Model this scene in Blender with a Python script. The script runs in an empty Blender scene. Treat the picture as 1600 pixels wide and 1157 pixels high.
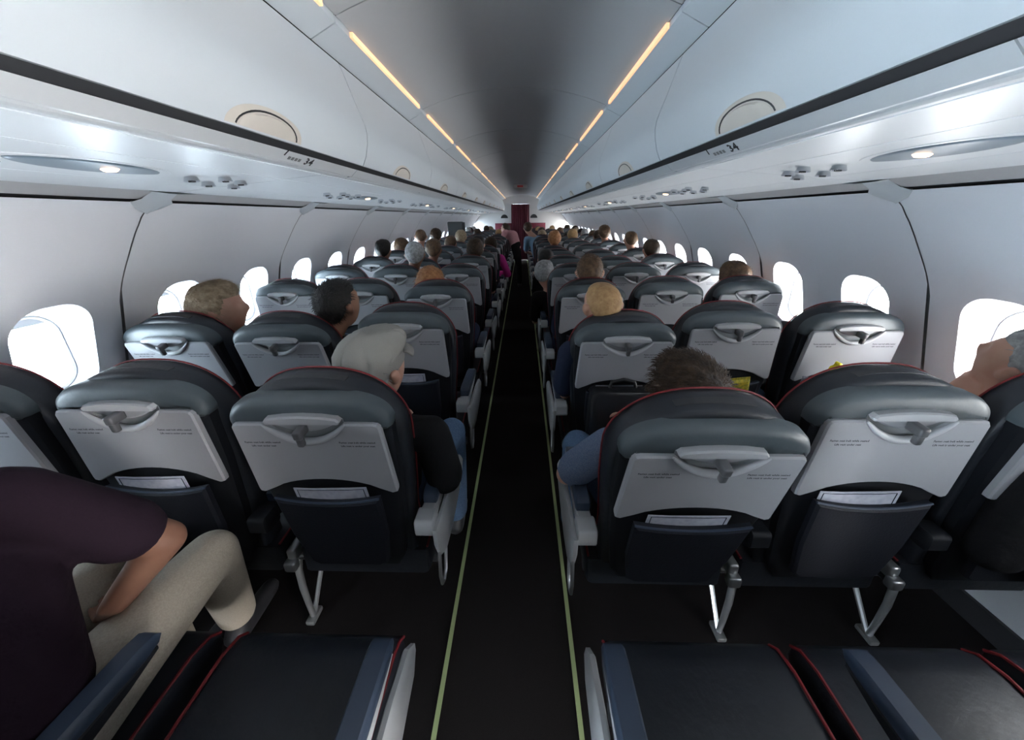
import bpy, bmesh, math, random
import numpy as np
from mathutils import Vector, Matrix

random.seed(7)
rng = np.random.default_rng(11)
scn = bpy.context.scene
COL = scn.collection
R = math.radians

# ------------------------------------------------------------------ camera
CAMX, CAMZ, FPX = 0.0511, 1.56, 548.2
cam_d = bpy.data.cameras.new('camera')
cam = bpy.data.objects.new('camera', cam_d)
COL.objects.link(cam)
cam_d.sensor_fit = 'HORIZONTAL'
cam_d.sensor_width = 36.0
cam_d.lens = FPX * 36.0 / 1600.0
cam_d.shift_y = -45.0 / 1600.0
cam_d.clip_start = 0.02
cam_d.clip_end = 200
cam.matrix_world = (Matrix.Translation((CAMX, 0, CAMZ)) @ Matrix.Rotation(R(1.8584), 4, 'Z')
                    @ Matrix.Rotation(R(90 - 19.5875), 4, 'X') @ Matrix.Rotation(R(-0.7733), 4, 'Z'))
scn.camera = cam

# ------------------------------------------------------------------ sky: bright haze over a white cloud deck, sun side to starboard
w = bpy.data.worlds.new('sky')
scn.world = w
w.use_nodes = True
nt = w.node_tree
nt.nodes.clear()
out = nt.nodes.new('ShaderNodeOutputWorld')
bg = nt.nodes.new('ShaderNodeBackground')
tc = nt.nodes.new('ShaderNodeTexCoord')
sep = nt.nodes.new('ShaderNodeSeparateXYZ')
mr = nt.nodes.new('ShaderNodeMapRange')
mr.inputs['From Min'].default_value = -1.0
mr.inputs['From Max'].default_value = 1.0
ramp = nt.nodes.new('ShaderNodeValToRGB')
ramp.color_ramp.elements[0].position = 0.0
ramp.color_ramp.elements[0].color = (0.68, 0.83, 0.95, 1)
ramp.color_ramp.elements[1].position = 1.0
ramp.color_ramp.elements[1].color = (1.16, 1.12, 1.09, 1)
nt.links.new(tc.outputs['Generated'], sep.inputs[0])
nt.links.new(sep.outputs['X'], mr.inputs['Value'])
nt.links.new(mr.outputs[0], ramp.inputs[0])
nt.links.new(ramp.outputs[0], bg.inputs['Color'])
ml = nt.nodes.new('ShaderNodeMapRange')          # sunlit cloud deck below the horizon is brighter than the haze above
ml.inputs['From Min'].default_value = -0.35
ml.inputs['From Max'].default_value = 0.25
ml.inputs['To Min'].default_value = 46.0
ml.inputs['To Max'].default_value = 32.0
nt.links.new(sep.outputs['Z'], ml.inputs['Value'])
nt.links.new(ml.outputs[0], bg.inputs['Strength'])
nt.links.new(bg.outputs[0], out.inputs['Surface'])

scn.view_settings.view_transform = 'Standard'
scn.view_settings.look = 'None'
scn.view_settings.gamma = 1.0
scn.view_settings.use_curve_mapping = False
scn.view_settings.exposure = 0.36
scn.cycles.diffuse_bounces = 4
scn.cycles.max_bounces = 10
scn.cycles.sample_clamp_indirect = 6.0

# ------------------------------------------------------------------ materials
def mat(name, col, rough=0.5, metal=0.0, spec=0.5, bump=None, coat=0.0, emit=None, estr=0.0, var=None, trans=0.0, ior=1.45):
    m = bpy.data.materials.new(name)
    m.use_nodes = True
    n = m.node_tree
    b = n.nodes['Principled BSDF']
    b.inputs['Base Color'].default_value = (*col, 1)
    b.inputs['Roughness'].default_value = rough
    b.inputs['Metallic'].default_value = metal
    b.inputs['Specular IOR Level'].default_value = spec
    b.inputs['Coat Weight'].default_value = coat
    b.inputs['Transmission Weight'].default_value = trans
    b.inputs['IOR'].default_value = ior
    if emit:
        b.inputs['Emission Color'].default_value = (*emit, 1)
        b.inputs['Emission Strength'].default_value = estr
    if bump or var:
        t = n.nodes.new('ShaderNodeTexCoord')
        if bump:
            sc, st, det = bump
            nz = n.nodes.new('ShaderNodeTexNoise')
            nz.inputs['Scale'].default_value = sc
            nz.inputs['Detail'].default_value = det
            bp = n.nodes.new('ShaderNodeBump')
            bp.inputs['Strength'].default_value = st
            bp.inputs['Distance'].default_value = 0.01
            n.links.new(t.outputs['Object'], nz.inputs['Vector'])
            n.links.new(nz.outputs['Fac'], bp.inputs['Height'])
            n.links.new(bp.outputs[0], b.inputs['Normal'])
        if var:
            sc, c2 = var
            nz2 = n.nodes.new('ShaderNodeTexNoise')
            nz2.inputs['Scale'].default_value = sc
            nz2.inputs['Detail'].default_value = 5
            rp = n.nodes.new('ShaderNodeValToRGB')
            rp.color_ramp.elements[0].position = 0.35
            rp.color_ramp.elements[0].color = (*col, 1)
            rp.color_ramp.elements[1].position = 0.68
            rp.color_ramp.elements[1].color = (*c2, 1)
            n.links.new(t.outputs['Object'], nz2.inputs['Vector'])
            n.links.new(nz2.outputs['Fac'], rp.inputs[0])
            n.links.new(rp.outputs[0], b.inputs['Base Color'])
    return m

M = {}
M['wall'] = mat('wall_plastic', (0.82, 0.845, 0.90), 0.42, bump=(260, 0.05, 2))
M['dado'] = mat('dado_plastic', (0.42, 0.43, 0.45), 0.6, bump=(400, 0.1, 2))
M['bin'] = mat('bin_plastic', (0.555, 0.60, 0.64), 0.42, bump=(300, 0.03, 2))
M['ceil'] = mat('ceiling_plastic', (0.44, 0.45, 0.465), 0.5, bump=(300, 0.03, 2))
M['psu'] = mat('service_panel_plastic', (0.78, 0.81, 0.84), 0.30, spec=1.0)
M['rail'] = mat('rail_satin', (0.66, 0.69, 0.72), 0.30, metal=0.2)
M['rail_grey'] = mat('rail_grey', (0.20, 0.21, 0.22), 0.4)
M['groove'] = mat('groove_rubber', (0.035, 0.036, 0.04), 0.6)
M['cove'] = mat('cove_grey', (0.42, 0.42, 0.43), 0.5)
M['latch'] = mat('latch_beige', (0.58, 0.54, 0.49), 0.45)
M['dark'] = mat('dark_plastic', (0.02, 0.02, 0.023), 0.5)
M['carpet'] = mat('carpet', (0.009, 0.0075, 0.008), 0.95, spec=0.1, bump=(900, 0.6, 3), var=(500, (0.016, 0.0135, 0.0135)))
M['strip'] = mat('path_strip', (0.30, 0.36, 0.17), 0.6)
M['leather'] = mat('seat_leather', (0.011, 0.013, 0.018), 0.46, spec=0.4, bump=(55, 0.10, 6), var=(9, (0.016, 0.019, 0.025)))
M['shell'] = mat('shell_leather', (0.048, 0.061, 0.069), 0.44, spec=0.5, bump=(40, 0.12, 6), var=(7, (0.064, 0.080, 0.090)))
M['lower'] = mat('lower_shell', (0.006, 0.007, 0.010), 0.6, spec=0.3)
M['pocket'] = mat('pocket_fabric', (0.006, 0.007, 0.012), 0.65, spec=0.3, bump=(200, 0.1, 2))
M['piping'] = mat('red_piping', (0.17, 0.010, 0.013), 0.55)
M['tray'] = mat('tray_plastic', (0.345, 0.35, 0.37), 0.5, spec=0.4, bump=(500, 0.05, 2))
M['trayrim'] = mat('tray_rim', (0.46, 0.47, 0.49), 0.35)
M['knob'] = mat('latch_knob', (0.08, 0.08, 0.085), 0.35)
M['ink'] = mat('print_ink', (0.03, 0.03, 0.035), 0.7)
M['silver'] = mat('brushed_metal', (0.50, 0.51, 0.52), 0.32, metal=0.85)
M['endcap'] = mat('armrest_plastic', (0.36, 0.37, 0.38), 0.45)
M['armpad'] = mat('armrest_pad', (0.022, 0.034, 0.058), 0.5)
M['burgundy'] = mat('burgundy_curtain', (0.075, 0.007, 0.018), 0.85, bump=(60, 0.2, 3))
M['burgundy2'] = mat('burgundy_panel', (0.13, 0.014, 0.03), 0.6)
M['white'] = mat('white_panel', (0.5, 0.5, 0.5), 0.5)
M['skinA'] = mat('skin_light', (0.56, 0.33, 0.24), 0.5, var=(14, (0.50, 0.26, 0.19)))
M['skinB'] = mat('skin_tan', (0.30, 0.155, 0.10), 0.5, var=(14, (0.27, 0.13, 0.085)))
M['skinC'] = mat('skin_brown', (0.20, 0.10, 0.066), 0.5, var=(14, (0.17, 0.08, 0.052)))
M['eyewhite'] = mat('eye', (0.16, 0.15, 0.14), 0.2)
def hairmat(name, a, b):
    return mat(name, a, 0.55, spec=0.35, bump=(120, 0.5, 6), var=(45, b))
M['h_brown'] = hairmat('hair_dark_brown', (0.019, 0.011, 0.0065), (0.058, 0.033, 0.018))
M['h_black'] = hairmat('hair_black', (0.008, 0.007, 0.007), (0.02, 0.016, 0.014))
M['h_mid'] = hairmat('hair_brown', (0.06, 0.033, 0.018), (0.13, 0.075, 0.04))
M['h_blond'] = hairmat('hair_blond', (0.30, 0.17, 0.075), (0.42, 0.26, 0.12))
M['h_sand'] = hairmat('hair_sandy', (0.22, 0.16, 0.10), (0.40, 0.31, 0.21))
M['h_red'] = hairmat('hair_auburn', (0.24, 0.10, 0.04), (0.40, 0.19, 0.08))
M['h_grey'] = hairmat('hair_grey', (0.22, 0.22, 0.22), (0.42, 0.42, 0.42))
M['h_white'] = hairmat('hair_white', (0.48, 0.47, 0.46), (0.66, 0.65, 0.64))
M['cap'] = mat('cap_linen', (0.29, 0.28, 0.26), 0.9, spec=0.2, bump=(500, 0.35, 3))
def cloth(name, c, c2=None):
    return mat(name, c, 0.9, spec=0.15, bump=(22, 0.5, 4), var=(260, c2 or tuple(min(1, x * 1.2) for x in c)))
M['c_black'] = cloth('cloth_black', (0.008, 0.008, 0.009))
M['c_plum'] = cloth('cloth_plum', (0.012, 0.006, 0.011))
M['c_khaki'] = cloth('cloth_khaki', (0.36, 0.315, 0.26))
M['c_jean'] = cloth('cloth_denim', (0.05, 0.085, 0.15), (0.09, 0.14, 0.22))
M['c_heather'] = cloth('cloth_heather', (0.07, 0.10, 0.17), (0.13, 0.16, 0.22))
M['c_navy'] = cloth('cloth_navy', (0.015, 0.02, 0.04))
M['c_grey'] = cloth('cloth_grey', (0.10, 0.10, 0.11))
M['c_white'] = cloth('cloth_white', (0.62, 0.62, 0.64))
M['c_blue'] = cloth('cloth_light_blue', (0.22, 0.34, 0.48))
M['c_pink'] = cloth('cloth_dusty_pink', (0.48, 0.24, 0.26))
M['c_magenta'] = cloth('cloth_magenta', (0.60, 0.05, 0.30))
M['c_green'] = cloth('cloth_olive', (0.05, 0.06, 0.035))
M['puffer'] = mat('puffer_nylon', (0.012, 0.012, 0.014), 0.3, bump=(25, 0.4, 3))
M['lamp'] = mat('reading_lamp', (1, 0.8, 0.6), 0.3, emit=(1.0, 0.62, 0.36), estr=6.0)
M['warm'] = mat('warm_cove_light', (1, 0.7, 0.45), 0.5, emit=(1.0, 0.52, 0.25), estr=0.75)
M['lampcup'] = mat('lamp_cup', (0.16, 0.21, 0.26), 0.35)
M['chrome'] = mat('nozzle_chrome', (0.75, 0.77, 0.8), 0.15, metal=1.0)
M['exit'] = mat('exit_sign_red', (0.35, 0.02, 0.02), 0.5, emit=(1, 0.05, 0.04), estr=0.04)
M['shade'] = mat('window_shade', (0.62, 0.62, 0.63), 0.6)
M['bottle'] = mat('clear_plastic', (0.80, 0.88, 0.95), 0.12, trans=0.85, ior=1.15)
M['yellow'] = mat('yellow_cap', (0.85, 0.70, 0.02), 0.4)
M['snackgreen'] = mat('snack_foil', (0.45, 0.33, 0.03), 0.3, var=(90, (0.10, 0.14, 0.03)))
M['caseg'] = mat('case_grey', (0.055, 0.058, 0.06), 0.6)

def glass_mat():
    m = bpy.data.materials.new('window_glass')
    m.use_nodes = True
    n = m.node_tree
    n.nodes.clear()
    o = n.nodes.new('ShaderNodeOutputMaterial')
    t = n.nodes.new('ShaderNodeBsdfTransparent')
    t.inputs[0].default_value = (0.93, 0.95, 0.96, 1)
    g = n.nodes.new('ShaderNodeBsdfGlossy')
    g.inputs['Roughness'].default_value = 0.05
    mx = n.nodes.new('ShaderNodeMixShader')
    mx.inputs[0].default_value = 0.06
    n.links.new(t.outputs[0], mx.inputs[1])
    n.links.new(g.outputs[0], mx.inputs[2])
    n.links.new(mx.outputs[0], o.inputs[0])
    return m
M['glass'] = glass_mat()

def card_mat():
    m = bpy.data.materials.new('card_print')
    m.use_nodes = True
    n = m.node_tree
    b = n.nodes['Principled BSDF']
    b.inputs['Roughness'].default_value = 0.35
    t = n.nodes.new('ShaderNodeTexCoord')
    wv = n.nodes.new('ShaderNodeTexWave')
    wv.bands_direction = 'Y'
    wv.inputs['Scale'].default_value = 38
    wv.inputs['Distortion'].default_value = 0.6
    nz = n.nodes.new('ShaderNodeTexNoise')
    nz.inputs['Scale'].default_value = 70
    mu = n.nodes.new('ShaderNodeMath')
    mu.operation = 'MULTIPLY'
    rp = n.nodes.new('ShaderNodeValToRGB')
    rp.color_ramp.elements[0].position = 0.12
    rp.color_ramp.elements[0].color = (0.56, 0.57, 0.64, 1)
    rp.color_ramp.elements[1].position = 0.5
    rp.color_ramp.elements[1].color = (0.24, 0.26, 0.38, 1)
    n.links.new(t.outputs['Object'], wv.inputs['Vector'])
    n.links.new(t.outputs['Object'], nz.inputs['Vector'])
    n.links.new(wv.outputs['Fac'], mu.inputs[0])
    n.links.new(nz.outputs['Fac'], mu.inputs[1])
    n.links.new(mu.outputs[0], rp.inputs[0])
    n.links.new(rp.outputs[0], b.inputs['Base Color'])
    return m
M['card'] = card_mat()

# ------------------------------------------------------------------ helpers
def mesh(name, v, f, m, smooth=False, angle=None):
    me = bpy.data.meshes.new(name)
    me.from_pydata([tuple(map(float, p)) for p in v], [], f)
    me.materials.append(M[m] if isinstance(m, str) else m)
    if smooth:
        me.polygons.foreach_set('use_smooth', [True] * len(me.polygons))
        if angle is not None:
            try:
                me.set_sharp_from_angle(angle=R(angle))
            except Exception:
                pass
    me.update()
    return me

def bm_mesh(name, bm, m, smooth=False, angle=None):
    bmesh.ops.recalc_face_normals(bm, faces=bm.faces)
    me = bpy.data.meshes.new(name)
    bm.to_mesh(me)
    bm.free()
    me.materials.append(M[m] if isinstance(m, str) else m)
    if smooth:
        me.polygons.foreach_set('use_smooth', [True] * len(me.polygons))
        if angle is not None:
            me.set_sharp_from_angle(angle=R(angle))
    return me

def put(name, data, parent=None, loc=(0, 0, 0), rot=(0, 0, 0)):
    o = bpy.data.objects.new(name, data)
    COL.objects.link(o)
    o.location = loc
    o.rotation_euler = rot
    if parent is not None:
        o.parent = parent
    return o

def tag(o, label, cat, group=None):
    o['label'] = label
    o['category'] = cat
    if group:
        o['group'] = group
    return o

def struct(o, label=None):
    o['kind'] = 'structure'
    if label:
        o['label'] = label
    return o

def thing(name, label, cat, loc=(0, 0, 0), group=None, rotz=0):
    return tag(put(name, None, None, loc, (0, 0, rotz)), label, cat, group)

ORD = ['nearest', 'second', 'third', 'fourth', 'fifth', 'sixth', 'seventh', 'eighth', 'ninth', 'tenth', 'eleventh',
       'twelfth', 'thirteenth', 'fourteenth', 'fifteenth', 'sixteenth', 'seventeenth', 'eighteenth', 'nineteenth',
       'twentieth', 'twenty-first', 'twenty-second', 'twenty-third', 'twenty-fourth', 'twenty-fifth', 'twenty-sixth',
       'twenty-seventh', 'twenty-eighth', 'twenty-ninth', 'thirtieth', 'thirty-first', 'thirty-second']

TMP = bpy.data.scenes.new('workbench')       # scratch scene for evaluating modifiers and text, removed at the end
def evaluate(o):
    TMP.collection.objects.link(o)
    vl = TMP.view_layers[0]
    vl.update()
    me = bpy.data.meshes.new_from_object(o.evaluated_get(vl.depsgraph))
    bpy.data.objects.remove(o)
    return me

def bm_box(bm, lo, hi, bev=0.0, seg=2, mtx=None):
    r = bmesh.ops.create_cube(bm, size=1.0)
    vs = r['verts']
    for v in vs:
        v.co = Vector((lo[i] + (v.co[i] + 0.5) * (hi[i] - lo[i]) for i in range(3)))
    if bev > 0:
        es = list({e for v in vs for e in v.link_edges})
        rr = bmesh.ops.bevel(bm, geom=es, offset=bev, segments=seg, profile=0.5, affect='EDGES')
        vs = list({v for f in rr['faces'] for v in f.verts} | {v for v in vs if v.is_valid})
    if mtx is not None:
        bmesh.ops.transform(bm, matrix=mtx, verts=[v for v in vs if v.is_valid])
    return vs

def box_mesh(name, lo, hi, m, bev=0.0, seg=2):
    bm = bmesh.new()
    bm_box(bm, lo, hi, bev, seg)
    return bm_mesh(name, bm, m, bev > 0, 40)

def tube_geo(pts, rad, seg=8, closed=False, cap=True):
    """v,f of a tube along pts; rad a number or list; rounded ends when cap."""
    P = [Vector(p) for p in pts]
    n = len(P)
    if not hasattr(rad, '__len__'):
        rad = [rad] * n
    V, F = [], []
    prev = None
    for i in range(n):
        if closed:
            t = (P[(i + 1) % n] - P[i - 1]).normalized()
        else:
            t = (P[min(i + 1, n - 1)] - P[max(i - 1, 0)]).normalized()
        if prev is None:
            a = Vector((0, 0, 1)) if abs(t.z) < 0.9 else Vector((1, 0, 0))
            nrm = t.cross(a).normalized()
        else:
            nrm = (prev - t * prev.dot(t)).normalized()
        prev = nrm
        b = t.cross(nrm)
        for k in range(seg):
            an = 2 * math.pi * k / seg
            V.append(P[i] + (nrm * math.cos(an) + b * math.sin(an)) * rad[i])
    m = n if closed else n - 1
    for i in range(m):
        for k in range(seg):
            a0 = i * seg + k
            a1 = i * seg + (k + 1) % seg
            b0 = ((i + 1) % n) * seg + k
            b1 = ((i + 1) % n) * seg + (k + 1) % seg
            F.append((a0, a1, b1, b0))
    if not closed and cap:
        F.append(tuple(range(seg - 1, -1, -1)))
        F.append(tuple((n - 1) * seg + k for k in range(seg)))
    return V, F

def tube_mesh(name, pts, rad, m, seg=8, closed=False):
    v, f = tube_geo(pts, rad, seg, closed)
    return mesh(name, v, f, m, True, 50)

def inset_loop(pts, d):
    n = len(pts)
    res = []
    area = sum(pts[i][0] * pts[(i + 1) % n][1] - pts[(i + 1) % n][0] * pts[i][1] for i in range(n))
    sg = 1 if area > 0 else -1
    for i in range(n):
        p0, p1, p2 = pts[i - 1], pts[i], pts[(i + 1) % n]
        e1 = Vector((p1[0] - p0[0], p1[1] - p0[1]))
        e2 = Vector((p2[0] - p1[0], p2[1] - p1[1]))
        e1 = e1.normalized() if e1.length > 1e-9 else e1
        e2 = e2.normalized() if e2.length > 1e-9 else e2
        n1 = Vector((-e1.y, e1.x)) * sg
        n2 = Vector((-e2.y, e2.x)) * sg
        nn = n1 + n2
        if nn.length < 1e-6:
            nn = n1
        nn.normalize()
        c = max(0.5, nn.dot(n1))
        res.append((p1[0] + nn.x * d / c, p1[1] + nn.y * d / c))
    return res

def extrude_geo(outline, layers, to3):
    """Loft a 2-D outline through layers [(depth, inset)], caps closed. to3(u,v,n)->xyz"""
    V, F = [], []
    n = len(outline)
    for (dn, ins) in layers:
        lp = inset_loop(outline, ins) if abs(ins) > 1e-9 else outline
        V += [to3(p[0], p[1], dn) for p in lp]
    for L in range(len(layers) - 1):
        for i in range(n):
            j = (i + 1) % n
            F.append((L * n + i, L * n + j, (L + 1) * n + j, (L + 1) * n + i))
    F.append(tuple(range(n - 1, -1, -1)))
    F.append(tuple((len(layers) - 1) * n + i for i in range(n)))
    return V, F

def outline_mesh(name, outline, layers, to3, m, smooth=True, angle=35):
    v, f = extrude_geo(outline, layers, to3)
    bm = bmesh.new()
    bv = [bm.verts.new(p) for p in v]
    for q in f:
        try:
            bm.faces.new([bv[i] for i in q])
        except ValueError:
            pass
    ng = [q for q in bm.faces if len(q.verts) > 4]
    bmesh.ops.triangulate(bm, faces=ng, ngon_method='BEAUTY')
    return bm_mesh(name, bm, m, smooth, angle)

def text_mesh(txt, size, m, to_xform, align='CENTER'):
    cu = bpy.data.curves.new('txt', 'FONT')
    cu.body = txt
    cu.size = size
    cu.align_x = align
    cu.resolution_u = 1
    cu.offset = size * 0.03
    me = evaluate(bpy.data.objects.new('txt', cu))
    me.transform(to_xform)
    me.materials.clear()
    me.materials.append(M[m])
    return me

def prism(name, prof, y0, y1, m, smooth=False, angle=30, mirror=1):
    """closed cross-section prof [(x,z)] extruded along Y."""
    n = len(prof)
    V = [(mirror * x, y0, z) for x, z in prof] + [(mirror * x, y1, z) for x, z in prof]
    F = [(i, (i + 1) % n, n + (i + 1) % n, n + i) for i in range(n)]
    bm = bmesh.new()
    bv = [bm.verts.new(p) for p in V]
    for q in F:
        bm.faces.new([bv[i] for i in q])
    c1 = bm.faces.new([bv[i] for i in range(n)])
    c2 = bm.faces.new([bv[n + i] for i in range(n - 1, -1, -1)])
    bmesh.ops.triangulate(bm, faces=[c1, c2])
    return bm_mesh(name, bm, m, smooth, angle)

# ================================================================== THE SETTING
MOD = 1.0668
YJ = 1.458                     # a side-wall joint
YB, YF = -1.35, 13.55           # rear and front ends of the cabin
K0, K1 = -2, 11                # modules
WIN_Y0 = 1.225

WALLP = [(1.42, 1.63), (1.475, 1.587), (1.537, 1.514), (1.60, 1.42), (1.67, 1.32), (1.73, 1.19), (1.775, 1.05),
         (1.802, 0.93), (1.82, 0.80), (1.835, 0.60), (1.845, 0.30), (1.85, 0.0)]
_z = np.array([p[1] for p in WALLP][::-1])
_x = np.array([p[0] for p in WALLP][::-1])
def wx(z):
    # smooth interpolation of the wall profile
    h = 0.05
    return float((np.interp(z - h, _z, _x) + 2 * np.interp(z, _z, _x) + np.interp(z + h, _z, _x)) / 4) if 0.1 < z < 1.55 else float(np.interp(z, _z, _x))

# floor
fl = struct(put('floor', box_mesh('floor', (-1.95, YB, -0.06), (1.95, YF + 2.0, 0.0), 'carpet')), 'black cabin carpet')
for s, nm in ((-1, 'left'), (1, 'right')):
    so = put('path_strip', box_mesh('path_strip', (s * 0.235 - 0.008, YB + .05, 0.0), (s * 0.235 + 0.008, YF - .05, 0.004), 'strip'), fl)
    so['label'] = 'pale green floor path strip'

def rrect(hw, hh, r, n=10):
    pts = []
    for cx, cy, a0 in ((hw - r, hh - r, 0), (-hw + r, hh - r, 90), (-hw + r, -hh + r, 180), (hw - r, -hh + r, 270)):
        for k in range(n):
            a = R(a0 + 90 * k / (n - 1))
            pts.append((cx + r * math.cos(a), cy + r * math.sin(a)))
    return pts

CZ, ZT, ZBm = 1.07, 1.36, 0.70      # window centre height and the band it is cut from
LOOP_OUT = rrect(0.128, 0.196, 0.105)
LOOP_IN = rrect(0.112, 0.160, 0.088)
PANE_X = 1.872
def wall_panel_mesh(side, y0, y1, wins, name):
    """one side-wall panel of two windows; a groove edge at both ends."""
    V, F = [], []
    def add(p):
        V.append((side * p[0], p[1], p[2]))
        return len(V) - 1
    def grid(ya, yb, za, zb, ny, nz):
        idx = [[add((wx(za + (zb - za) * j / nz), ya + (yb - ya) * i / ny, za + (zb - za) * j / nz)) for j in range(nz + 1)] for i in range(ny + 1)]
        for i in range(ny):
            for j in range(nz):
                F.append((idx[i][j], idx[i + 1][j], idx[i + 1][j + 1], idx[i][j + 1]))
    grid(y0, y1, ZT, 1.63, 4, 10)
    ym = [y0] + [0.5 * (wins[i] + wins[i + 1]) for i in range(len(wins) - 1)] + [y1]
    for i, wy in enumerate(wins):
        a, b = ym[i], ym[i + 1]
        n = len(LOOP_OUT)
        ring0 = []
        for (u, v) in LOOP_OUT:           # cast to the cell's rectangle
            ts = []
            if u > 1e-6: ts.append((b - wy) / u)
            if u < -1e-6: ts.append((a - wy) / u)
            if v > 1e-6: ts.append((ZT - CZ) / v)
            if v < -1e-6: ts.append((ZBm - CZ) / v)
            t = min(ts)
            ring0.append((wy + u * t, CZ + v * t))
        # snap the nearest ring points to the rectangle corners
        for cy, cz in ((a, ZT), (b, ZT), (a, ZBm), (b, ZBm)):
            k = min(range(n), key=lambda q: (ring0[q][0] - cy) ** 2 + (ring0[q][1] - cz) ** 2)
            ring0[k] = (cy, cz)
        rings = []
        for t in (0, 0.35, 0.7, 0.9, 1.0):
            rings.append([add((wx(ring0[k][1] * (1 - t) + (CZ + LOOP_OUT[k][1]) * t), ring0[k][0] * (1 - t) + (wy + LOOP_OUT[k][0]) * t,
                               ring0[k][1] * (1 - t) + (CZ + LOOP_OUT[k][1]) * t)) for k in range(n)])
        for q in range(len(rings) - 1):
            for k in range(n):
                j = (k + 1) % n
                F.append((rings[q][k], rings[q][j], rings[q + 1][j], rings[q + 1][k]))
    me = mesh(name, V, F, 'wall', True, 60)
    return me

def window_reveal_mesh(side):
    V, F = [], []
    n = len(LOOP_OUT)
    prof = [(0.0, 0.0), (0.10, 0.006), (0.30, 0.022), (0.65, 0.055), (0.92, 0.082), (1.0, 0.092)]
    rings = []
    for t, d in prof:
        row = []
        for k in range(n):
            u = LOOP_OUT[k][0] * (1 - t) + LOOP_IN[k][0] * t
            v = LOOP_OUT[k][1] * (1 - t) + (LOOP_IN[k][1] - 0.01) * t
            xo = wx(CZ + LOOP_OUT[k][1])
            x = xo + (PANE_X - xo) * (d / 0.092)
            V.append((side * x, u, CZ + v))
            row.append(len(V) - 1)
        rings.append(row)
    for q in range(len(rings) - 1):
        for k in range(n):
            j = (k + 1) % n
            F.append((rings[q][k], rings[q][j], rings[q + 1][j], rings[q + 1][k]))
    return mesh('reveal', V, F, 'wall', True, 70)

def flat_loop(name, loop, x, side, th, m):
    return outline_mesh(name, loop, [(0, 0), (th, 0)], lambda u, v, nn: (side * (x + nn), u, CZ - 0.01 + v), m, False)

def frame_mesh(side):
    V, F = [], []
    n = len(LOOP_IN)
    for ins, dx in ((0.0, 0.0), (0.004, -0.004), (0.012, 0.0), (0.012, 0.02)):
        lp = inset_loop(LOOP_IN, ins)
        V += [(side * (PANE_X + dx), p[0], CZ - 0.01 + p[1]) for p in lp]
    for q in range(3):
        for k in range(n):
            j = (k + 1) % n
            F.append((q * n + k, q * n + j, (q + 1) * n + j, (q + 1) * n + k))
    return mesh('window_frame', V, F, 'shade', True, 50)

def shade_mesh(side, drop):
    lp = inset_loop(LOOP_IN, -0.004)
    top = max(p[1] for p in lp)
    zb = top - drop
    up = [p for p in lp if p[1] >= zb]
    up.sort(key=lambda p: math.atan2(p[1] - zb + 1e-4, p[0]))
    pos = sorted([(p[1], p[0]) for p in lp if p[0] > 0])
    half = float(np.interp(zb, [q[0] for q in pos], [q[1] for q in pos]))
    poly = [(half, zb)] + [p for p in up if p[1] > zb + 0.002] + [(-half, zb)]
    return outline_mesh('shade', poly, [(0, 0), (0.006, 0)], lambda u, v, nn: (side * (PANE_X + 0.006 + nn), u, CZ - 0.01 + v), 'shade', False)

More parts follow.
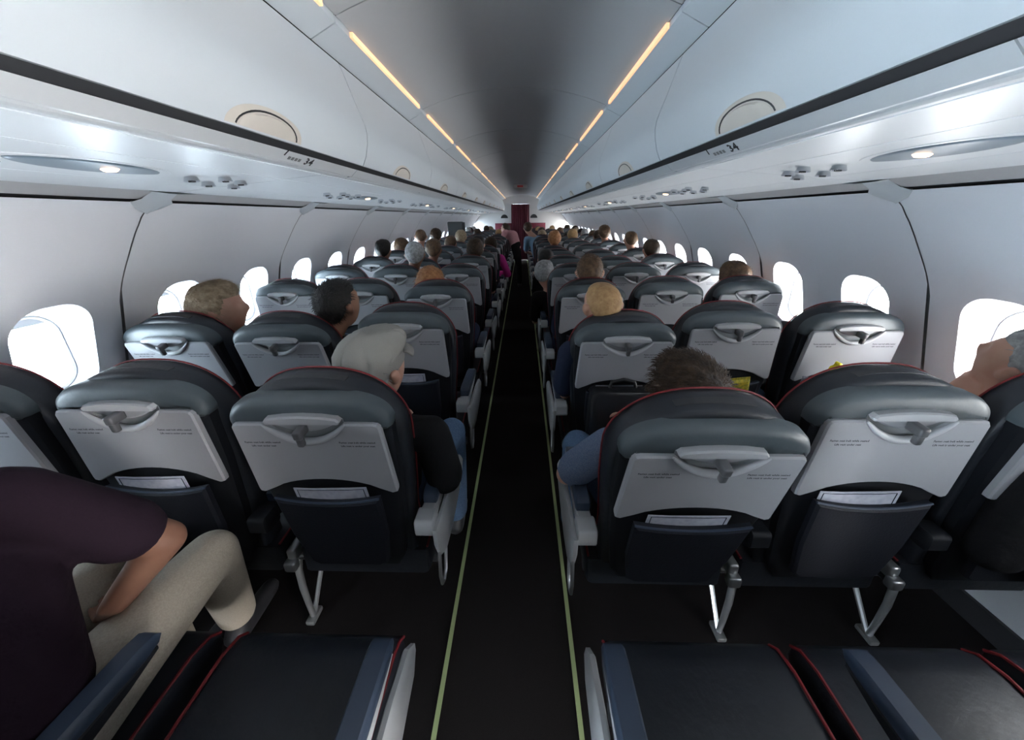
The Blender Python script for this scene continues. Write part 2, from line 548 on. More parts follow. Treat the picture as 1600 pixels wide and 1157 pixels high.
wall_root, win_count = {}, 0
joints = [YJ + MOD * k for k in range(K0, K1 + 1)]
for s, nm in ((-1, 'left'), (1, 'right')):
    root = struct(put('wall_' + nm, None), 'pale grey cabin side wall on the ' + nm)
    wall_root[s] = root
    reveal = window_reveal_mesh(s)
    framem = frame_mesh(s)
    pane_in = flat_loop('pane', inset_loop(LOOP_IN, 0.006), PANE_X + 0.014, s, 0.003, 'glass')
    shades = {d: shade_mesh(s, d) for d in (0.03, 0.045, 0.06, 0.325)}
    cache = None
    for i in range(len(joints) - 1):
        y0, y1 = joints[i] + 0.003, joints[i + 1] - 0.003
        if cache is None:
            base = y0
            c0 = WIN_Y0 + 0.5334 - YJ
            cache = wall_panel_mesh(s, 0.0, y1 - y0, [c0 - 0.003, c0 - 0.003 + 0.5334], 'wall_panel')
        put('wall_panel', cache, root, (0, y0, 0))
        for q in (0, 1):
            wy = joints[i] + (WIN_Y0 + 0.5334 - YJ) + 0.5334 * q
            win_count += 1
            wo = struct(put('window_%d' % win_count, None, None, (0, wy, 0)), 'rounded cabin window on the %s wall' % nm)
            put('reveal', reveal, wo)
            put('window_frame', framem, wo)
            put('pane', pane_in, wo)
            k = random.choice([0.03, 0.03, 0.045, 0.06])
            if -0.5 < wy < 2.6:
                k = 0.03 if s > 0 else 0.045
            if wy < (0.5 if s < 0 else -0.2):
                k = 0.325                     # unseen shades lowered beside and behind the camera to dim the near seats
            put('shade', shades[k], wo)
            # daylight enters through this opening
            pl = bpy.data.lights.new('window_portal', 'AREA')
            pl.shape = 'RECTANGLE'
            pl.size, pl.size_y = 0.25, 0.34
            pl.cycles.is_portal = True
            po = put('window_portal', pl, None, (s * (PANE_X + 0.03), wy, CZ - 0.01))
            po.rotation_euler = (0, R(90) * s, 0)
    # outer skin around the windows: no daylight behind the wall panels
    V, F = [], []
    hole = inset_loop(LOOP_IN, 0.008)
    n = len(hole)
    c0 = WIN_Y0 + 0.5334 - YJ
    for q in (0, 1):
        wy = c0 + 0.5334 * q
        a, b = (0.0, c0 + 0.2667) if q == 0 else (c0 + 0.2667, MOD)
        ring = []
        for (u, v) in hole:
            ts = []
            if u > 1e-6: ts.append((b - wy) / u)
            if u < -1e-6: ts.append((a - wy) / u)
            if v > 1e-6: ts.append((1.37 - CZ + 0.01) / v)
            if v < -1e-6: ts.append((0.68 - CZ + 0.01) / v)
            t = min(ts)
            ring.append((wy + u * t, CZ - 0.01 + v * t))
        for cy, cz in ((a, 1.37), (b, 1.37), (a, 0.68), (b, 0.68)):
            k = min(range(n), key=lambda p: (ring[p][0] - cy) ** 2 + (ring[p][1] - cz) ** 2)
            ring[k] = (cy, cz)
        base = len(V)
        V += [(s * 1.891, p[0], p[1]) for p in ring] + [(s * 1.891, wy + u, CZ - 0.01 + v) for u, v in hole]
        F += [(base + k, base + (k + 1) % n, base + n + (k + 1) % n, base + n + k) for k in range(n)]
    base = len(V)
    V += [(s * 1.66, 0, 1.37), (s * 1.66, MOD, 1.37), (s * 1.891, MOD, 1.37), (s * 1.891, 0, 1.37)]
    F.append((base, base + 1, base + 2, base + 3))
    skin_me = mesh('window_skin', V, F, 'dark')
    for y in joints[:-1]:
        put('window_skin', skin_me, root, (0, y, 0))
    # joint backing strips (dark groove behind each panel joint) and dado
    for y in joints:
        V, F = [], []
        zs = np.linspace(0.68, 1.64, 34)
        for z in zs:
            V += [(s * (wx(z) + d), y + dy, z) for dy, d in ((-0.072, 0.0035), (-0.0045, 0.010), (0.0045, 0.010), (0.072, 0.0035))]
        for k in range(len(zs) - 1):
            for q in range(3):
                F.append((4 * k + q, 4 * k + q + 1, 4 * k + q + 5, 4 * k + q + 4))
        put('joint_strip', mesh('joint_strip', V, F, 'rail_grey'), root)
    dado = [(wx(0.70), 0.70), (wx(0.5), 0.5), (1.845, 0.3), (1.85, 0.1), (1.90, 0.1), (1.90, 0.70)]
    put('dado_panel', prism('dado_panel', dado, joints[0], YF, 'dado', False, mirror=s), root)
    put('kick_strip', prism('kick_strip', [(1.835, 0.0), (1.835, 0.10), (1.90, 0.10), (1.90, 0.0)], joints[0], YF, 'dark', mirror=s), root)
    # outer fuselage skin above the window band keeps daylight out of the roof space
    sk = [(wx(z) + 0.02, z) for z in (1.33, 1.45, 1.55)] + [(1.46, 1.66), (1.50, 1.80), (1.3, 2.1), (0.9, 2.4), (0.0, 2.52)]
    V = [(s * x, y, z) for x, z in sk for y in (YB - .05, YF + 2.1)]
    F = [(2 * i, 2 * i + 1, 2 * i + 3, 2 * i + 2) for i in range(len(sk) - 1)]
    put('outer_skin', mesh('outer_skin', V, F, 'dark'), root)

# unseen rear bulkhead, set close and dark to cut light from behind the camera
wb = struct(put('wall_back', box_mesh('wall_back', (-1.95, YB - 0.05, 0), (1.95, YB, 2.5), 'caseg')), 'unseen dark grey rear partition')

# ceiling: centre dome panels and flat side bands with a warm light slot between them
ceil = struct(put('ceiling', None), 'curved grey cabin ceiling')
dome = []
for t in np.linspace(-1, 1, 25):
    dome.append((0.558 * t, 2.286 - 0.100 * abs(t) ** 2.2))
dome_c = dome + [(p[0], p[1] + 0.012) for p in dome[::-1]]
YC = 1.424
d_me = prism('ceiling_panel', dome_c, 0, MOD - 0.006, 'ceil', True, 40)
band = {}
for s in (-1, 1):
    band[s] = prism('side_band', [(0.562, 2.168), (0.60, 2.150), (0.652, 2.126), (0.652, 2.15), (0.562, 2.19)], 0, MOD - 0.006, 'bin', True, 30, mirror=s)
warm = {s: prism('light_strip', [(0.550, 2.167), (0.561, 2.167), (0.561, 2.184), (0.550, 2.184)], 0.10, MOD - 0.10, 'warm', mirror=s) for s in (-1, 1)}
for k in range(K0, K1 + 1):
    y = YC + MOD * k
    if y > YF - 0.2 or y < YB:
        continue
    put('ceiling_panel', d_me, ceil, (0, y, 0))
    for s in (-1, 1):
        put('side_band', band[s], ceil, (0, y, 0))
        put('light_strip', warm[s], ceil, (0, y, 0))

# ------------------------------------------------------------------ overhead bins (each a thing), rail and service panels
DOOR = [(0.645, 2.116), (0.634, 2.085), (0.620, 2.04), (0.604, 1.99), (0.586, 1.94), (0.575, 1.905), (0.572, 1.878), (0.576, 1.845), (0.588, 1.80), (0.606, 1.764)]
BODY = DOOR + [(0.66, 1.764), (1.05, 1.80), (1.15, 1.95), (0.75, 2.116)]
bin_me = {s: prism('door', BODY, 0, MOD - 0.007, 'bin', True, 35, mirror=s) for s in (-1, 1)}
def door_x(z):
    zz = np.array([p[1] for p in DOOR][::-1]); xx = np.array([p[0] for p in DOOR][::-1])
    return float(np.interp(z, zz, xx))
def latch_meshes(s):
    # half-oval beige plate following the door face, with a raised inner flap
    def half(a, h, zb, off, name, m):
        V, F = [], []
        nr, nc = 7, 24
        for i in range(nr):
            t = i / (nr - 1)
            for k in range(nc + 1):
                an = math.pi * k / nc
                y = a * t * math.cos(an)
                z = zb + h * t * math.sin(an) ** 0.9
                o = off * (1 if i < nr - 1 else 0.1)
                V.append((s * (door_x(z) - o), y, z))
        for i in range(nr - 1):
            for k in range(nc):
                b = i * (nc + 1) + k
                F.append((b, b + 1, b + nc + 2, b + nc + 1))
        return mesh(name, V, F, m, True, 50)
    return (half(0.142, 0.056, 1.767, 0.004, 'latch_plate', 'latch'), half(0.108, 0.042, 1.767, 0.010, 'latch_flap', 'latch'),
            tube_mesh('latch_seam', [(s * (door_x(1.767 + 0.0445 * math.sin(a)) - 0.0035), 0.114 * math.cos(a), 1.767 + 0.0445 * math.sin(a)) for a in np.linspace(0.05, math.pi - 0.05, 20)], 0.0025, 'dark', 5))
LM = {s: latch_meshes(s) for s in (-1, 1)}
YBIN = 1.595
RAILP = [(0.634, 1.750), (0.662, 1.7250), (0.669, 1.7245), (0.674, 1.7285), (0.681, 1.7225), (0.690, 1.7190), (0.704, 1.7190), (0.712, 1.735), (0.66, 1.757)]
bin_groove = {s: prism('groove', [(0.609, 1.7625), (0.636, 1.7515), (0.66, 1.757), (0.66, 1.763)], 0, MOD, 'groove', mirror=s) for s in (-1, 1)}
rail_me = {s: prism('lip', RAILP, 0, MOD - 0.003, 'rail', False, mirror=s) for s in (-1, 1)}
for s, nm in ((-1, 'left'), (1, 'right')):
    n = 0
    for k in range(K0 + 1, K1 + 1):
        y = YBIN + MOD * k - MOD
        if y > YF - 0.3 or y < YB - 0.5:
            continue
        vis = y + MOD > 0.4
        lab = ('rounded pale grey overhead bin on the %s, %s from the camera' % (nm, ORD[n])) if vis else 'pale grey overhead bin behind the camera on the %s' % nm
        b = thing('overhead_bin', lab, 'overhead bin', (0, y, 0), 'overhead bins' if vis else 'overhead bins behind the camera, %s' % nm)
        if vis:
            n += 1
        dr = put('door', bin_me[s], b)
        if abs(y - 0.528) < 0.05:
            dr.location.y, dr.scale.y = -0.10, 1.094
        elif abs(y - (0.528 - MOD)) < 0.05:
            dr.scale.y = 0.90
        ly = 0.485
        put('latch_plate', LM[s][0], b, (0, ly, 0))['label'] = 'beige half-oval latch plate'
        put('latch_flap', LM[s][1], b, (0, ly, 0))
        put('latch_seam', LM[s][2], b, (0, ly, 0))
        put('groove', bin_groove[s], b)
        put('lip', rail_me[s], b)

# bin label plates: number, seat marks (flat print on the lip)
def lip_text(s, y, num):
    # lip face between (0.634,1.750) and (0.668,1.7275)
    g = thing('row_label', 'printed row number 34 on the %s overhead bin lip' % ('left' if s < 0 else 'right'), 'label', (0, y, 0))
    ux = Vector((0, 1, 0)) if s < 0 else Vector((0, -1, 0))       # reading direction
    uy = Vector((s * (0.634 - 0.662), 0, 1.750 - 1.7250)).normalized()
    nz = ux.cross(uy)
    o = Vector((s * 0.6575, 0, 1.7290)) + nz * 0.0010
    mt = Matrix(((ux.x, uy.x, nz.x, o.x), (ux.y, uy.y, nz.y, o.y), (ux.z, uy.z, nz.z, o.z), (0, 0, 0, 1)))
    put('lettering', text_mesh('34', 0.036, 'ink', mt @ Matrix.Translation((0.062, 0, 0)) @ Matrix.Scale(1.25, 4, (1, 0, 0))), g)
    for i in range(4):
        bmx = bmesh.new()
        bm_box(bmx, (-0.045 + i * 0.017, 0.004, 0), (-0.034 + i * 0.017, 0.015, 0.0006), 0, mtx=mt)
        put('seat_mark', bm_mesh('seat_mark', bmx, 'rail_grey'), g)
    bmx = bmesh.new()
    bm_box(bmx, (-0.072, 0.0, 0), (-0.067, 0.019, 0.0006), 0, mtx=mt @ Matrix.Rotation(R(-12), 4, 'Z'))
    put('slash_mark', bm_mesh('slash_mark', bmx, 'ink'), g)
lip_text(-1, 1.20, 34)
lip_text(1, 1.20, 34)

# passenger service panels under the bins
PS = [(0.716, 0.868, 1.7195, 1.7055), (0.871, 1.150, 1.7050, 1.6800), (1.153, 1.318, 1.6797, 1.6660)]
ps_me = {}
for s in (-1, 1):
    for i, (xa, xb, za, zb) in enumerate(PS):
        ps_me[(s, i)] = prism('panel_strip', [(xa, za), (xb, zb), (xb, zb + 0.02), (xa, za + 0.02)], 0, MOD - 0.004, 'psu', mirror=s)
def lens_loop(a, b, n=28):
    pts = []
    for k in range(n):
        t = 2 * math.pi * k / n
        c, d = math.cos(t), math.sin(t)
        pts.append((a * math.copysign(abs(c) ** 1.0, c), b * math.copysign(abs(d) ** 1.25, d)))
    return pts
def psu_z(x):
    return 1.7050 + (1.6800 - 1.7050) * (x - 0.871) / (1.150 - 0.871)
def disc_mesh(name, r, h, m, seg=14):
    bm = bmesh.new()
    bmesh.ops.create_cone(bm, cap_ends=True, segments=seg, radius1=r * 0.7, radius2=r, depth=h)
    return bm_mesh(name, bm, m, True, 40)
nozzle = disc_mesh('air_nozzle', 0.021, 0.020, 'chrome')
nozzle_hole = disc_mesh('nozzle_core', 0.010, 0.024, 'dark', 10)
lampd = disc_mesh('reading_lamp', 0.019, 0.006, 'lamp')
cup = {}
for s in (-1, 1):
    cup[s] = outline_mesh('lamp_cup', lens_loop(0.165, 0.062), [(0, 0.0), (-0.003, 0.004), (-0.004, 0.014)], lambda u, v, nn: (v, u, nn), 'lampcup')
    cup[(s, 'rim')] = outline_mesh('lamp_rim', lens_loop(0.20, 0.074), [(0.004, 0.0), (-0.0015, 0.004), (-0.002, 0.012)], lambda u, v, nn: (v, u, nn), 'psu')
for s, nm in ((-1, 'left'), (1, 'right')):
    n = 0
    tilt = math.atan2(1.6800 - 1.7050, 1.150 - 0.871) * s
    for k in range(K0 + 1, K1 + 1):
        y = YJ + MOD * (k - 1)
        if y > YF - 0.3 or y < YB - 0.4:
            continue
        vis = y + MOD > 0.5
        lab = ('glossy white passenger service panel on the %s, %s from the camera' % (nm, ORD[n])) if vis else 'white passenger service panel behind the camera on the %s' % nm
        if vis:
            n += 1
        b = thing('service_panel', lab, 'ceiling panel', (0, y, 0), 'passenger service panels' if vis else 'service panels behind the camera, %s' % nm)
        for i in range(3):
            put('panel_strip', ps_me[(s, i)], b)
        # fittings: reading-lamp lens every 1.6 m, air nozzles in between
        for j in range(-3, 9):
            yl = 0.935 + 1.6 * j
            if y <= yl < y + MOD:
                pz = psu_z(1.01)
                put('lamp_rim', cup[(s, 'rim')], b, (s * 1.01, yl - y, pz), (0, -tilt, 0))
                cu_ = put('lamp_cup', cup[s], b, (s * 1.01, yl - y, pz - 0.001), (0, -tilt, 0))
                put('reading_lamp', lampd, cu_, (0.0, 0.035, -0.006))
            for yc in (yl + 0.44, yl - 0.33):
                if y <= yc < y + MOD:
                    for (dx, dy) in ((-0.055, -0.10), (-0.03, 0.0), (-0.055, 0.09), (0.05, -0.05), (0.045, 0.06), (0.0, -0.17), (0.02, 0.15)):
                        if y < yc + dy < y + MOD:
                            xx = 1.01 + dx
                            nz_ = put('air_nozzle', nozzle, b, (s * xx, yc + dy - y, psu_z(xx) - 0.004), (R(180), -tilt, 0))
                            put('nozzle_core', nozzle_hole, nz_)

# cove between service panels and side wall: grey air outlet panels with pale joint covers
tn = 0
for s, nm in ((-1, 'left'), (1, 'right')):
    cv = prism('air_outlet_panel', [(1.321, 1.674), (1.345, 1.668), (1.408, 1.640), (1.43, 1.66), (1.36, 1.72), (1.322, 1.70)], 0.055, MOD - 0.055, 'cove', True, 30, mirror=s)
    gap = prism('cove_gap', [(1.405, 1.645), (1.43, 1.634), (1.44, 1.66), (1.41, 1.68)], -0.01, MOD + .01, 'dark', mirror=s)
    # joint cover, lofted: wide at the panel, pinched in the middle, flared on the wall
    V, F = [], []
    prof = [(1.318, 1.6655, 0.10), (1.335, 1.672, 0.062), (1.36, 1.662, 0.056), (1.395, 1.642, 0.06), (1.418, 1.628, 0.085), (1.445, 1.607, 0.05), (1.462, 1.593, 0.004)]
    for x, z, hw in prof:
        for q in np.linspace(-1, 1, 7):
            V.append((s * (x - 0.006 * (1 - q * q)), hw * q, z - 0.006 * (1 - q * q)))
    for i in range(len(prof) - 1):
        for q in range(6):
            F.append((i * 7 + q, i * 7 + q + 1, i * 7 + q + 8, i * 7 + q + 7))
    jc = mesh('joint_cover', V, F, 'bin', True, 50)
    tn += 1
    tr = struct(put('trim_%d' % tn, None), 'cove trim along the %s wall' % nm)
    for y in joints[:-1]:
        put('air_outlet_panel', cv, tr, (0, y, 0))
        put('cove_gap', gap, tr, (0, y, 0))
        put('joint_cover', jc, tr, (0, y, 0))

# ------------------------------------------------------------------ front bulkhead, curtain, exit sign
wf = struct(put('wall_front', None), 'white front partition with burgundy lower panels')
for s in (-1, 1):
    x0, x1 = (0.30, 1.95)
    lo, hi = sorted((s * x0, s * x1))
    put('partition', box_mesh('partition', (lo, YF, 0), (hi, YF + 0.05, 2.5), 'white'), wf)
    lo, hi = sorted((s * 0.31, s * 0.92 - 0.03))
    put('lower_panel', box_mesh('lower_panel', (lo, YF - 0.02, 0.0), (hi, YF, 1.33), 'burgundy2', 0.004), wf)['label'] = 'burgundy lower partition panel'
    lp = [(0.13 * math.cos(a), 0.13 * abs(math.sin(a))) for a in np.linspace(0, math.pi, 16)]
    put('dark_port', outline_mesh('dark_port', lp, [(0, 0), (0.012, 0.006)], lambda u, v, nn: (s * 0.535 - 0.07 + u, YF - nn, 1.50 + v), 'dark'), wf)
put('partition', box_mesh('partition', (-0.30, YF, 1.98), (0.30, YF + 0.05, 2.5), 'white'), wf)
put('partition', box_mesh('partition', (-1.95, YF + 2.0, 0.0), (1.95, YF + 2.05, 2.5), 'wall'), wf)
cv, cf = [], []
for i in range(61):
    x = -0.345 + 0.64 * i / 60
    yy = YF - 0.06 + 0.025 * math.sin(i * 0.9) + 0.008 * math.sin(i * 2.1)
    for z in (0.03, 0.7, 1.4, 1.97):
        cv.append((x, yy, z))
for i in range(60):
    for j in range(3):
        cf.append((i * 4 + j, i * 4 + 4 + j, i * 4 + 5 + j, i * 4 + 1 + j))
cme = mesh('curtain', cv, cf, 'burgundy', True)
cur = tag(put('curtain', cme), 'burgundy curtain closing the aisle at the far end', 'curtain')
sm = cur.modifiers.new('thick', 'SOLIDIFY')
sm.thickness = 0.006
ex = thing('exit_sign', 'small red exit sign hanging under the far ceiling', 'sign', (0, 9.2, 2.285))
put('housing', box_mesh('housing', (-0.17, -0.02, -0.085), (0.17, 0.02, 0.0), 'white', 0.008), ex)
put('lit_panel', box_mesh('lit_panel', (-0.07, -0.024, -0.065), (0.07, -0.0201, -0.025), 'exit'), ex)

# ================================================================== SEATS
LEAN = R(5)
BL = 0.730                          # backrest length along the lean
def half_w(v):
    return float(np.interp(v, [-0.03, 0.2, 0.42, 0.58], [0.185, 0.196, 0.220, 0.2275]))
def back_outline():
    right = [(half_w(v), v) for v in np.linspace(-0.02, 0.530, 9)]
    for t in np.linspace(0, math.pi / 2, 16)[1:]:
        right.append((0.2265 * math.cos(t) ** 0.82, BL - 0.186 + 0.186 * math.sin(t)))
    right[-1] = (0.0, BL)
    return right + [(-u, v) for u, v in right[:-1][::-1]]
OUT = back_outline()
def b3(u, v, n):                    # backrest local: x lateral, y rearward negative, z up (rotated by the object)
    return (u, -n, v)
back_me = outline_mesh('backrest', OUT, [(-0.070, 0.035), (-0.066, 0.014), (-0.055, 0.003), (-0.030, 0.0), (0.012, 0.0), (0.022, 0.007), (0.024, 0.016)], b3, 'leather', True, 50)
def shell_outline():                # the padded rear shell is squarer at the shoulders than the cushion
    right = [(0.188, 0.600), (0.204, 0.603), (0.2125, 0.612)]
    for t in np.linspace(0, math.pi / 2, 16)[1:]:
        right.append((0.2145 * math.cos(t) ** 0.58, 0.620 + (BL - 0.020 - 0.620) * math.sin(t) ** 0.9))
    right[-1] = (0.0, BL - 0.020)
    return right + [(-u, v) for u, v in right[:-1][::-1]]
OUTB = shell_outline()
shell_me = outline_mesh('back_shell', OUTB, [(0.016, 0.0), (0.040, 0.0), (0.053, 0.006), (0.061, 0.020), (0.064, 0.045)], b3, 'shell', True, 60)
seam_me = None
pip = [b3(u, v, -0.058) for u, v in inset_loop(OUT, 0.0) if v > 0.12]
# order the piping from the right side, over the top, down the left side
pip_pts = [b3(u, v, -0.056) for u, v in OUT if v > 0.1]
pip_me = tube_mesh('piping', pip_pts, 0.0026, 'piping', 6)
def tab_geo():                      # dark woven tab following the curve of the headrest top
    V, F = [], []
    us = np.linspace(-0.092, 0.092, 13)
    for u in us:
        zt = BL - 0.186 + 0.186 * math.sin(math.acos(min(1.0, (abs(u) / 0.2265) ** (1 / 0.82))))
        for y, dz in ((0.012, 0.0), (0.011, 0.0022), (-0.009, 0.0022), (-0.010, 0.0)):
            V.append((u, y + 0.012, zt + dz - 0.0006))
    for i in range(len(us) - 1):
        for q in range(3):
            F.append((i * 4 + q, i * 4 + q + 1, i * 4 + q + 5, i * 4 + q + 4))
    F += [(0, 1, 2, 3), tuple(len(V) - 4 + q for q in (3, 2, 1, 0))]
    return mesh('headrest_tab', V, F, 'dark', False)
tab_me = tab_geo()

# lower dark shell under the tray
low_out = [(0.2125, 0.612), (0.2085, 0.46), (0.188, 0.25), (0.160, 0.06), (0.13, 0.0), (-0.13, 0.0), (-0.160, 0.06), (-0.188, 0.25), (-0.2085, 0.46), (-0.2125, 0.612)]
low_me = outline_mesh('lower_shell', low_out, [(0.02, 0), (0.050, 0.0), (0.0575, 0.012)], b3, 'lower')

# tray table: trapezoid with an arched lower edge and a smile-shaped notch in the upper edge
TT = 0.640
def smile(u, w, d):
    return d * (1 - (u / w) ** 2)
tray_o = []
tray_o += [(0.192, TT - 0.012), (0.186, TT - 0.003), (0.175, TT)]
tray_o += [(u, TT - smile(u, 0.100, 0.052)) for u in np.linspace(0.100, -0.100, 17)]
tray_o += [(-0.175, TT), (-0.186, TT - 0.003), (-0.192, TT - 0.012)]
tray_o += [(-0.200, 0.405), (-0.198, 0.393), (-0.185, 0.388)]
for u in np.linspace(-0.15, 0.15, 13):
    tray_o.append((u, 0.405 + 0.036 * (1 - (u / 0.15) ** 2) ** 0.8))
tray_o += [(0.185, 0.388), (0.198, 0.393), (0.200, 0.405)]
tray_me = outline_mesh('tray_table', tray_o, [(0.058, 0.0), (0.071, 0.0), (0.0755, 0.004)], b3, 'tray', True, 25)
rim_pts = [b3(u, TT - smile(u, 0.106, 0.056) + 0.001, 0.0765) for u in np.linspace(0.106, -0.106, 25)]
rim_rad = [0.0105 * (0.25 + 0.75 * math.sin(math.pi * i / 24) ** 0.6) for i in range(25)]
rim_me = tube_mesh('tray_lip', rim_pts, rim_rad, 'trayrim', 8)
gap_o = [(u, TT + 0.012) for u in (0.10, -0.10)] + [(u, TT - smile(u, 0.10, 0.050)) for u in np.linspace(-0.10, 0.10, 17)]
gap_me = outline_mesh('latch_recess', gap_o, [(0.055, 0), (0.066, 0.0)], b3, 'rail_grey', False)
hz_o = [(0.098, TT + 0.012), (0.090, TT + 0.021), (0.05, TT + 0.027), (0, TT + 0.029), (-0.05, TT + 0.027), (-0.090, TT + 0.021), (-0.098, TT + 0.012)]
hz_o += [(-0.092, TT + 0.003), (0.092, TT + 0.003)]
hz_me = outline_mesh('latch_housing', hz_o, [(0.056, 0), (0.078, 0.0), (0.083, 0.003)], b3, 'trayrim', True, 30)
lens_o = [(u, TT + 0.004) for u in (0.086, -0.086)] + [(u, TT + 0.003 - smile(u, 0.086, 0.029)) for u in np.linspace(-0.086, 0.086, 15)]
lens_me = outline_mesh('latch_plate', lens_o, [(0.060, 0), (0.070, 0.0), (0.073, 0.004)], b3, 'tray', True, 30)
def knob_mesh():
    bm = bmesh.new()
    bm_box(bm, (-0.011, -0.112, TT - 0.022), (0.011, -0.072, TT + 0.004), 0.006, 3)
    bm_box(bm, (-0.008, -0.110, TT - 0.046), (0.009, -0.094, TT - 0.012), 0.005, 2)
    return bm_mesh('latch_knob', bm, 'knob', True, 50)
knob_me = knob_mesh()

# printed lines on the tray
TXT = Matrix(((1, 0, 0, 0), (0, 0, 1, -0.0760), (0, 1, 0, 0), (0, 0, 0, 1)))
TXT = Matrix(((1, 0, 0, 0), (0, 0, -1, -0.0760), (0, 1, 0, 0), (0, 0, 0, 1)))
def tray_print(side):
    c = -0.125 if side < 0 else 0.125
    big = ('Fasten seat belt while seated', 'Life vest under seat') if side < 0 else ('Fasten seat belt while seated', 'Life vest is under your seat')
    return [text_mesh(big[0], 0.0082, 'ink', TXT @ Matrix.Translation((c, 0.578, 0))), text_mesh(big[1], 0.0082, 'ink', TXT @ Matrix.Translation((c, 0.566, 0)))]
prints = tray_print(-1) + tray_print(1)

pocket_o = [(0.150, 0.385), (0.145, 0.22), (0.125, 0.09), (0.10, 0.07), (-0.10, 0.07), (-0.125, 0.09), (-0.145, 0.22), (-0.150, 0.385)]
pocket_o += [(u, 0.385 - 0.022 * (1 - (u / 0.15) ** 2)) for u in np.linspace(-0.13, 0.13, 9)]
pocket_me = outline_mesh('literature_pocket', pocket_o, [(0.078, 0), (0.092, 0.0), (0.098, 0.008)], b3, 'pocket', True, 30)
def pocket_rim():
    pts = [b3(u, 0.385 - 0.022 * (1 - (u / 0.15) ** 2), 0.092) for u in np.linspace(-0.15, 0.15, 11)]
    return tube_mesh('pocket_rim', pts, 0.0035, 'armpad', 6)
prim_me = pocket_rim()
side_fin_o = [(0.0, 0.50), (0.02, 0.42), (0.022, 0.25), (0.0, 0.02), (-0.03, 0.0), (-0.03, 0.50)]

# seat cushion with piped sides
def cushion_mesh():
    prof = [(-0.03, 0.375), (0.36, 0.375), (0.405, 0.395), (0.425, 0.43), (0.42, 0.465), (0.395, 0.49), (0.34, 0.502), (0.20, 0.497), (0.06, 0.488), (-0.03, 0.485)]
    return outline_mesh('seat_cushion', prof, [(-0.226, 0.014), (-0.218, 0.003), (-0.205, 0), (0.205, 0), (0.218, 0.003), (0.226, 0.014)], lambda y, z, n: (n, y, z), 'leather', True, 40)
cush_me = cushion_mesh()
cpip = {s: tube_mesh('cushion_piping', [(s * 0.222, y, z + 0.001) for y, z in ((-0.02, 0.487), (0.10, 0.492), (0.22, 0.499), (0.34, 0.502), (0.393, 0.488), (0.419, 0.462))], 0.0042, 'piping', 6) for s in (-1, 1)}

# armrest: padded bar on a hinged hub
def arm_pad_mesh():
    prof = [(-0.02, 0.615), (0.24, 0.610), (0.272, 0.616), (0.282, 0.630), (0.272, 0.642), (0.24, 0.648), (0.0, 0.655), (-0.02, 0.645)]
    return outline_mesh('armrest_pad', prof, [(-0.024, 0.006), (-0.019, 0), (0.019, 0), (0.024, 0.006)], lambda y, z, n: (n, y, z), 'armpad', True, 40)
def arm_under_mesh():
    prof = [(-0.055, 0.575), (0.02, 0.565), (0.20, 0.588), (0.268, 0.604), (0.268, 0.611), (-0.02, 0.6155), (-0.06, 0.625)]
    return outline_mesh('armrest_shell', prof, [(-0.022, 0.004), (-0.018, 0), (0.018, 0), (0.022, 0.004)], lambda y, z, n: (n, y, z), 'endcap', True, 40)
arm_pad, arm_under = arm_pad_mesh(), arm_under_mesh()
arm_under_dark = arm_under.copy()
arm_under_dark.materials[0] = M['lower']
arm_hub = outline_mesh('armrest_hub', rrect(0.034, 0.030, 0.014, 5), [(-0.030, 0.005), (-0.026, 0), (0.026, 0), (0.030, 0.005)], lambda y, z, n: (n, -0.075 + y, 0.595 + z), 'endcap', True, 40)
arm_hub_dark = arm_hub.copy()
arm_hub_dark.materials[0] = M['lower']
def aisle_panel(s):
    prof = [(-0.115, 0.600), (-0.02, 0.588), (0.20, 0.575), (0.30, 0.56), (0.335, 0.52), (0.30, 0.468), (0.20, 0.440), (0.05, 0.420), (-0.04, 0.430), (-0.085, 0.465), (-0.11, 0.53)]
    return outline_mesh('end_panel', prof, [(0.026 * s, 0.006), (0.030 * s, 0.0), (0.040 * s, 0.0), (0.046 * s, 0.010)], lambda y, z, n: (n, y, z), 'endcap', True, 40)
end_panel = {s: aisle_panel(s) for s in (-1, 1)}
loop_me = {s: tube_mesh('foot_loop', [(0.036 * s, -0.09, 0.49), (0.036 * s, -0.105, 0.40), (0.036 * s, -0.095, 0.35), (0.036 * s, -0.07, 0.335), (0.036 * s, -0.04, 0.35), (0.036 * s, -0.01, 0.44)], 0.006, 'silver', 7) for s in (-1, 1)}
def hinge_mesh():
    bm = bmesh.new()
    bm_box(bm, (-0.016, -0.062, 0.455), (0.016, 0.02, 0.505), 0.010, 3)
    bm_box(bm, (-0.020, -0.082, 0.43), (0.020, -0.05, 0.47), 0.008, 2)
    return bm_mesh('recline_hinge', bm, 'silver', True, 50)
hinge_me = hinge_mesh()

